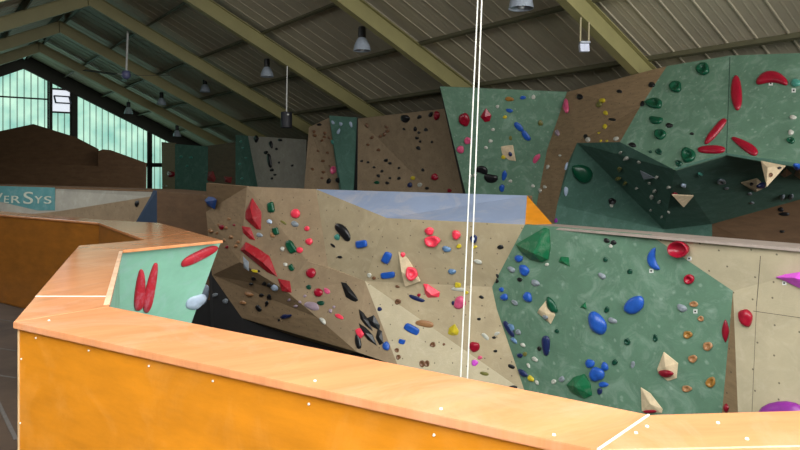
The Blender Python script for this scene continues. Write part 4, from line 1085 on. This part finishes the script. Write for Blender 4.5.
H('dome', 504.3, 175.5, 5, 11, 12, 'blue', 'blue drop low on the tall green panel, upper of two')
H('dome', 502, 188, 5.5, 8, 10, 'blue', 'blue drop low on the tall green panel, lower of two')
vol([(500.5, 146), (513, 145), (516, 161), (509, 160), (502.5, 155)], (510, 153), 0.25, 'beige', 'small beige plywood volume on the tall green panel')
H('dome', 510.3, 154, 4, 5, -20, 'navy', 'navy knob on the small beige volume')
H('dome', 503.5, 157, 4.5, 4.5, 0, 'yellow', 'yellow chip at the lower left of the small beige volume')
H('dome', 509.5, 110.5, 7.5, 4, 10, 'blue', 'small blue bar near the top of the tall green panel')
H('dome', 505, 117, 4.5, 3.5, 0, 'yellow', 'yellow chip below the small blue bar')
H('edge', 509.5, 99, 9, 5, 5, 'ochre', 'ochre bar near the top edge of the tall green panel')
H('edge', 523, 97.5, 6, 4, 0, 'blue', 'blue chip right of the ochre bar')
H('edge', 533.5, 97, 4, 5, 0, 'white', 'white chip at the top edge of the tall green panel')
H('dome', 540.5, 123, 5.5, 6, 0, 'olive', 'olive knob right of the blue bow')
H('dome', 510.5, 138, 3.5, 5, 0, 'olive', 'olive chip above the small beige volume')
H('dome', 536.5, 158.5, 5.5, 12, 32, 'rose', 'pink leaf near the lower right edge of the tall green panel')
H('dome', 566.5, 106, 5.5, 15, -2, 'rose', 'tall pink hold on the edge between green and brown panels')
dots([(497.5, 106.5), (493, 129.5), (490.5, 141, 4.5), (486, 147.5), (510.5, 181), (475, 175), (470.5, 176), (533, 186), (548, 167, 3, 5), (540.3, 190.5, 3, 5), (545, 187, 3, 4), (560, 155.5, 3)], 4, 'white', 'tiny whitish chip on or beside the tall green back panel', 'white chips around the tall green panel')
H('slope', 557.5, 133, 4.5, 7, 0, 'mauve', 'pale mauve chip on the brown strip beside the tall green panel')

# ---- brown panel
H('dome', 580, 97, 6.5, 6, 0, 'black', 'black knob near the top of the brown back strip')
H('edge', 599.5, 104.5, 5, 7, 20, 'olive', 'dark olive hold with yellow rim on the brown back strip')
H('dome', 602.5, 100.5, 6, 5, 0, 'yellow', 'yellow cluster near the top of the brown back strip')
H('dome', 605.8, 113, 4.5, 5, -30, 'yellow', 'dull yellow knob on the brown back strip, upper of two')
H('dome', 605.3, 126.8, 5, 5.5, 0, 'yellow', 'dull yellow knob on the brown back strip, lower of two')
sau(608.5, 119, 616, 120, 3, 'black', 'black sliver between the two dull yellow knobs')
H('dome', 619.5, 91.5, 5.5, 4, 0, 'black', 'black chip under the roof frame on the brown back strip')
H('edge', 652, 85, 6, 6.5, 30, 'black', 'black chip left of the green horseshoe by the panel seam')
H('edge', 642.5, 104, 4, 6, 30, 'black', 'black chip touching the large green scoop')
H('dome', 616.5, 139, 6, 5, 0, 'white', 'white knob above the dark overhang on the brown back strip')
H('dome', 588.5, 140, 5, 6, 0, 'white', 'white and black knob at the left above the dark overhang')
H('dome', 586, 137, 4, 6, 0, 'black', 'black chip beside the white knob above the dark overhang')
dots([(601, 141), (607, 141), (599, 133, 3)], 3, 'yellow', 'tiny yellow chip along the foot of the brown back strip', 'yellow chips above the overhang')

# ---- upper right green panel
H('ring', 703.5, 69.5, 13, 13, 0, 'green', 'dark green ring hold at the top of the upper right green panel')
H('jug', 676, 87, 13, 12, 20, 'green', 'dark green horseshoe hold, second from the top')
H('jug', 654.5, 103.5, 17, 11.5, 0, 'green', 'large dark green scoop near the brown seam')
sau(649, 119, 663, 121, 8, 'green', 'dark green smile shaped hold below the large scoop', -0.5)
H('jug', 660.5, 134.5, 11.5, 11.5, 0, 'green', 'dark green round hold below the smile shaped one')
H('dome', 669.5, 125.5, 7.5, 5, 0, 'black', 'black and white oval right of the smile shaped hold')
H('ring', 688.5, 155.5, 14, 16, -25, 'green', 'dark green ring hold just above the overhang')
H('dome', 692, 133.7, 4, 3, 0, 'black', 'tiny black chip in the middle of the upper right green panel')
H('dome', 632.5, 145, 8, 5, 20, 'black', 'black oval on the upper edge of the overhang')
H('ring', 659, 152, 7, 6, 0, 'bottle', 'small dark ring near the upper edge of the overhang')
H('dome', 650.5, 151.8, 4, 3, 0, 'bottle', 'tiny dark green chip left of the small dark ring')
H('ring', 679, 163.5, 7, 6.5, 0, 'bottle', 'small dark ring left of the big green ring above the overhang')
sau(736, 74, 737.5, 112, 11.5, 'red', 'upright red bullet shaped hold on the upper right green panel', power=2.0)
sau(755, 79, 789, 80, 12, 'red', 'curved red sausage hold at the top right', 1.0)
sau(726.5, 118, 705, 144.5, 7.5, 'red', 'slim red finger hold leaning right, above the red bar')
sau(696, 150, 726, 149.5, 8.5, 'red', 'level red bar hold under the slim red finger', taper=-0.15)
sau(731, 137, 758, 154, 9.5, 'red', 'red club shaped hold pointing up left', taper=-0.35)
H('dome', 796, 83, 11, 8, 0, 'teal', 'teal knob at the end of the curved red sausage')
rtag(770.8, 83.5, 'small white tag under the curved red sausage')
rtag(793.8, 90.5, 'small white tag under the teal knob at the top right')
H('dome', 793, 117.5, 7, 5, 0, 'white', 'white and black knob at the right edge, upper of two')
H('dome', 791, 132.5, 6, 5.5, 0, 'white', 'white and black knob at the right edge, lower of two')
H('jug', 791, 140.5, 8.5, 7, 0, 'green', 'green knob below the white ones at the right edge')
H('dome', 797, 165.5, 9, 5, 10, 'blue', 'blue hold on the overhang edge at the right edge')

# ---- dark overhang
vol([(640.5, 170), (648, 174), (655, 177.5), (644.5, 180)], (646, 176), 0.3, 'grey', 'grey triangular volume on the shaded overhang')
vol([(672, 194), (693.5, 195), (683, 206)], (683, 198), 0.3, 'beige', 'whitish triangular volume low on the shaded overhang')
H('dome', 675, 194, 7, 4, 10, 'crimson', 'red chip on the corner of the whitish triangular volume')
vol([(761, 161), (786, 166), (767, 187)], (770, 170), 0.2, 'beige', 'large beige triangular volume on the edge of the overhang', at=(765, 157))
vol([(741, 182), (757, 178), (766, 186), (755, 191.5)], (756, 184), 0.25, 'beige', 'small beige triangular volume left of the large one')
vol([(780, 174), (786, 168), (792, 173), (784, 177)], (786, 172), 0.25, 'tan', 'small tan volume right of the large beige triangle')
vol([(794, 174), (798, 167), (808, 170), (803, 180)], (800, 172), 0.25, 'tan', 'brown volume at the right edge of the photo')
H('dome', 779.5, 168, 4.5, 3, 0, 'black', 'black knob on the large beige triangle, right')
H('ring', 771, 175, 4, 5, 0, 'brown', 'brown ring on the large beige triangle, left')
H('dome', 751.5, 184, 4, 4, 0, 'black', 'black knob on the small beige triangle')
H('dome', 760.5, 185, 9, 5, -30, 'navy', 'navy hold between the two beige triangles')
H('ring', 721.5, 181, 9.5, 6, 0, 'grey', 'grey ring on the shaded overhang left of the small beige triangle')
H('dome', 726.5, 188, 5, 4, 0, 'grey', 'grey chip under the grey ring')
H('dome', 683.5, 185, 6, 4, 10, 'pale', 'pale chip above the whitish triangular volume')
H('dome', 700, 174, 6, 3.5, 10, 'teal', 'teal chip below the big green ring')
H('dome', 750, 193.5, 5, 4, 0, 'grey', 'grey chip under the small beige triangle, upper')
H('dome', 752, 202.5, 5, 3.5, 0, 'grey', 'grey chip under the small beige triangle, lower')
dots([(782, 196, 6, 3), (791, 195.5, 6, 3, -25)], 5, 'grey', 'slim grey chip low on the overhang at the far right', 'grey chips low on the overhang')
dots([(620.6, 152.5, 5, 3), (626.5, 158, 5, 3.5), (657, 177, 4), (649.5, 183, 3.5), (655, 190.5, 3.5, 4), (652.3, 196.5, 3, 5), (669, 187, 4), (659.5, 201.5, 5, 3), (639, 162, 4, 3), (637, 188, 3), (651, 210, 3), (668.5, 211.5, 3), (662, 216.5, 3)], 4, 'white', 'small pale chip scattered over the shaded overhang', 'pale chips on the overhang')
dots([(620, 169, 7, 5), (618.8, 178, 5, 4), (625.5, 183, 5, 4)], 5, 'olive', 'dull yellowish chip at the left of the shaded overhang', 'yellowish chips on the overhang')

# ---- lower green and brown panels
H('dome', 581.5, 172.5, 24, 18, 38, 'green', 'big glossy dark green teardrop hold on the lower green panel', hs=0.8, lump=0.03, taper=-0.25)
H('slope', 567, 166, 4.5, 9, 25, 'pale', 'pale blue sliver left of the green teardrop')
H('slope', 566, 190, 5, 12, 0, 'pale', 'chalky pale blue patch hold below the green teardrop')
H('ring', 612, 201, 8, 7, 0, 'black', 'black and white curl hold on the lower green panel')
H('dome', 611.5, 205.5, 4, 4, 0, 'white', 'white chip under the black and white curl')
H('dome', 556, 220.5, 4, 5, 0, 'purple', 'tiny purple knob beside the honey plywood triangle')
H('dome', 781, 209.5, 6, 5, 0, 'black', 'black knob on the shaded brown lower panel, upper')
H('edge', 784.5, 214, 12, 4, 0, 'black', 'black bar on the shaded brown lower panel under a knob')
H('dome', 782, 231.5, 5, 3, 0, 'black', 'black chip on the shaded brown lower panel, lowest')

# ---- sand back panel
H('dome', 405.5, 118.5, 9.5, 8.5, 0, 'black', 'big black knob at the top of the sand back panel')
H('dome', 437, 115.5, 6.5, 9.5, 0, 'red', 'red oval at the top right of the sand back panel')
H('edge', 431, 114.5, 4, 6, 30, 'black', 'black sliver left of the red oval at the top')
H('dome', 435, 177, 7, 8, 20, 'red', 'red knob at the lower right of the sand back panel')
H('dome', 449.5, 190.5, 5, 4, 10, 'crimson', 'dark red chip at the foot of the sand back panel')
H('dome', 413, 178, 4.5, 4.5, 0, 'yellow', 'yellow knob low on the sand back panel')
H('dome', 410, 185, 5, 5.5, 0, 'navy', 'navy knob low on the sand back panel')
H('edge', 420, 184.8, 5, 4.5, 0, 'white', 'white chip right of the navy knob')
H('dome', 427, 188.3, 4, 3.5, 0, 'black', 'black chip right of the white chip at the foot')
H('dome', 423, 170, 3.5, 3.5, 0, 'black', 'black chip left of the lower red knob')
H('edge', 377, 182.5, 6, 3.5, 0, 'green', 'green bar at the lower left of the sand back panel')
dots([(419.5, 117, 5, 4), (415.5, 129, 3.5, 5), (419, 132.5, 3.5), (426, 129.7, 4.5), (417, 138, 4), (420.3, 141.5, 3), (418.5, 148, 5, 4), (432, 142, 3), (404, 129, 3)], 4, 'black', 'small dark chip in the upper right of the sand back panel', 'dark chips high on the sand back panel')
dots([(367, 125.5, 3.5, 5), (386.5, 127, 4), (387.5, 131, 4.5), (384.5, 134.2, 3.5, 5), (380.3, 136.3, 4), (372, 137.5, 4), (368, 144.7, 3.5), (378.5, 150, 4)], 4, 'brown', 'small brown chip in the upper left of the sand back panel', 'brown chips high on the sand back panel')
dots([(361.7, 161, 3), (368, 162.3, 3), (386, 160.3, 5, 3.5), (390, 163.2, 3.5), (374, 167.3, 3), (382, 171.2, 3.5), (378.5, 175.8, 4), (399, 178.3, 4), (390, 178, 3), (387.3, 183, 4), (399, 168, 3)], 3.5, 'black', 'small dark chip in the lower left of the sand back panel', 'dark chips low on the sand back panel')

# ---- panels further along
H('dome', 319.5, 124.5, 5, 3, -10, 'black', 'black chip at the top of the brown panel left of the green wedge')
H('ring', 333.8, 170, 6, 9, 10, 'rose', 'faint pink ring on the brown panel left of the green wedge')
H('dome', 338.5, 180, 6, 6, 0, 'black', 'black knob at the foot of the green wedge')
H('dome', 329, 181, 4.5, 6, 20, 'black', 'black curl left of the foot of the green wedge')
H('edge', 332.8, 142, 3, 5, -10, 'teal', 'teal and black chip on the seam of the green wedge')
dots([(314, 131.5, 4), (315, 135.5, 4), (325, 133, 3, 4), (324.5, 137, 3.5), (329, 137.8, 3.5), (322, 140.5, 3.5), (327.5, 152.7, 3.5), (323, 161, 4.5, 3), (312.5, 169, 4, 3), (330, 166, 3), (323.5, 172, 4), (318, 151, 3), (322, 178, 3)], 4, 'brown', 'small dark brown chip on the brown panel left of the green wedge', 'brown chips left of the green wedge')
dots([(333, 122.5, 2.6, 5), (341, 124, 3.5, 4), (351, 124.3, 3, 6), (338.7, 131.5, 3, 6)], 3, 'pale', 'pale chip near the top of the green wedge panel', 'pale chips on the green wedge')
H('edge', 256.8, 138.6, 5, 8, 0, 'black', 'black diamond at the top left of the grey brown panel', power=1.2)
sau(268.5, 153, 271, 168, 4, 'black', 'tall black streak of holds on the grey brown panel')
dots([(270, 137, 4, 3), (280, 140, 5, 3), (271.3, 144.5, 3.5, 8), (276.5, 149, 3), (266, 152.5, 4.5), (272, 170, 4), (275, 174.7, 3), (272, 178.5, 3), (279, 162.5, 2.6), (292.3, 165.5, 3)], 3.5, 'black', 'small black chip on the grey brown back panel', 'black chips on the grey brown panel')
dots([(241, 141.5), (243, 148), (239.8, 164), (242, 178.5), (246, 158)], 2.8, 'teal', 'tiny pale teal chip on the dark green back panel', 'teal chips on the dark green back panel')
vol([(207.5, 180), (208.5, 172), (213, 171), (216, 179), (214, 182)], (211.5, 176), 0.3, 'redvol', 'dim red volume behind the left end of the middle wall')
vol([(224, 176.5), (232, 177), (231, 183), (225, 182)], (228, 179.5), 0.3, 'redvol', 'small dim red volume on the dark brown back panel')
H('slope', 171, 174, 8, 7, 0, 'crimson', 'dim red blotch hold on the brown end panel near the gable')
H('slope', 137, 203.5, 4.5, 7, 15, 'black', 'small black hold on the low wall beside the navy triangle')
dots([(181, 157, 4, 3), (191, 157.5, 4, 3), (187, 166, 3)], 3, 'teal', 'faint teal chip on the dark teal back panel', 'chips on the dark teal panel')
dots([(160, 185, 2.2), (163, 186, 2.2), (166.5, 186, 2.2), (161, 187.4, 2)], 2.2, 'white', 'tiny white dot low on the brown end panel near the gable', 'white dots near the gable')
for lb, gs in USED.items():
    if len(gs) > 1 and None in gs: print('DUPLICATE LABEL', lb)

# ================================================================== light
def area(name, loc, target, sx, sy, power, col):
    l = bpy.data.lights.new(name, 'AREA'); l.shape = 'RECTANGLE'; l.size = sx; l.size_y = sy; l.energy = power; l.color = col
    o = bpy.data.objects.new(name, l); COL.objects.link(o); o.location = loc
    o.rotation_euler = (Vector(target) - Vector(loc)).to_track_quat('-Z', 'Y').to_euler()
    return o
# daylight through the wide opening of the near gable
area('gable_daylight', B(1.5, SN + 0.15, 1.6), B(1.5, SN + 10, 0.2), 12.0, 3.6, 1500, (1.0, 0.98, 0.94))
# daylight through the platform rooflight, and fill through the added farther one
rn = (AC * SLOPE + Vector((0, 0, -1))).normalized()
rx = (AC + Vector((0, 0, SLOPE))).normalized(); rm = Matrix((rx, (-rn).cross(rx), -rn)).transposed()
for (RS0, RS1), pw in zip(ROOFLIGHTS, (820, 130)):
    rl = B(-(RL0 + RL1) / 2, (RS0 + RS1) / 2, zs - SLOPE * (RL0 + RL1) / 2) + rn * 0.02
    ro = area('rooflight_daylight', rl, rl + rn, 5.4, RS1 - RS0 - 0.2, pw, (1.0, 0.99, 0.96))
    ro.rotation_euler = rm.to_euler()
w = bpy.data.worlds.new('sky'); S.world = w; w.use_nodes = True
bg = w.node_tree.nodes['Background']; bg.inputs[0].default_value = (0.75, 0.85, 1.0, 1); bg.inputs[1].default_value = 0.6

# ================================================================== camera
cam = bpy.data.cameras.new('camera'); co = bpy.data.objects.new('camera', cam); COL.objects.link(co)
co.location = EYEV; co.rotation_euler = (math.pi / 2, 0, 0)
cam.sensor_width = 36; cam.lens = FOC / 800 * 36
cam.shift_y = -(225 - HOR) / 800
cam.clip_start = 0.05
S.camera = co
S.view_settings.view_transform = 'Standard'; S.view_settings.look = 'None'; S.view_settings.gamma = 1; S.view_settings.use_curve_mapping = False
S.view_settings.exposure = 0.0
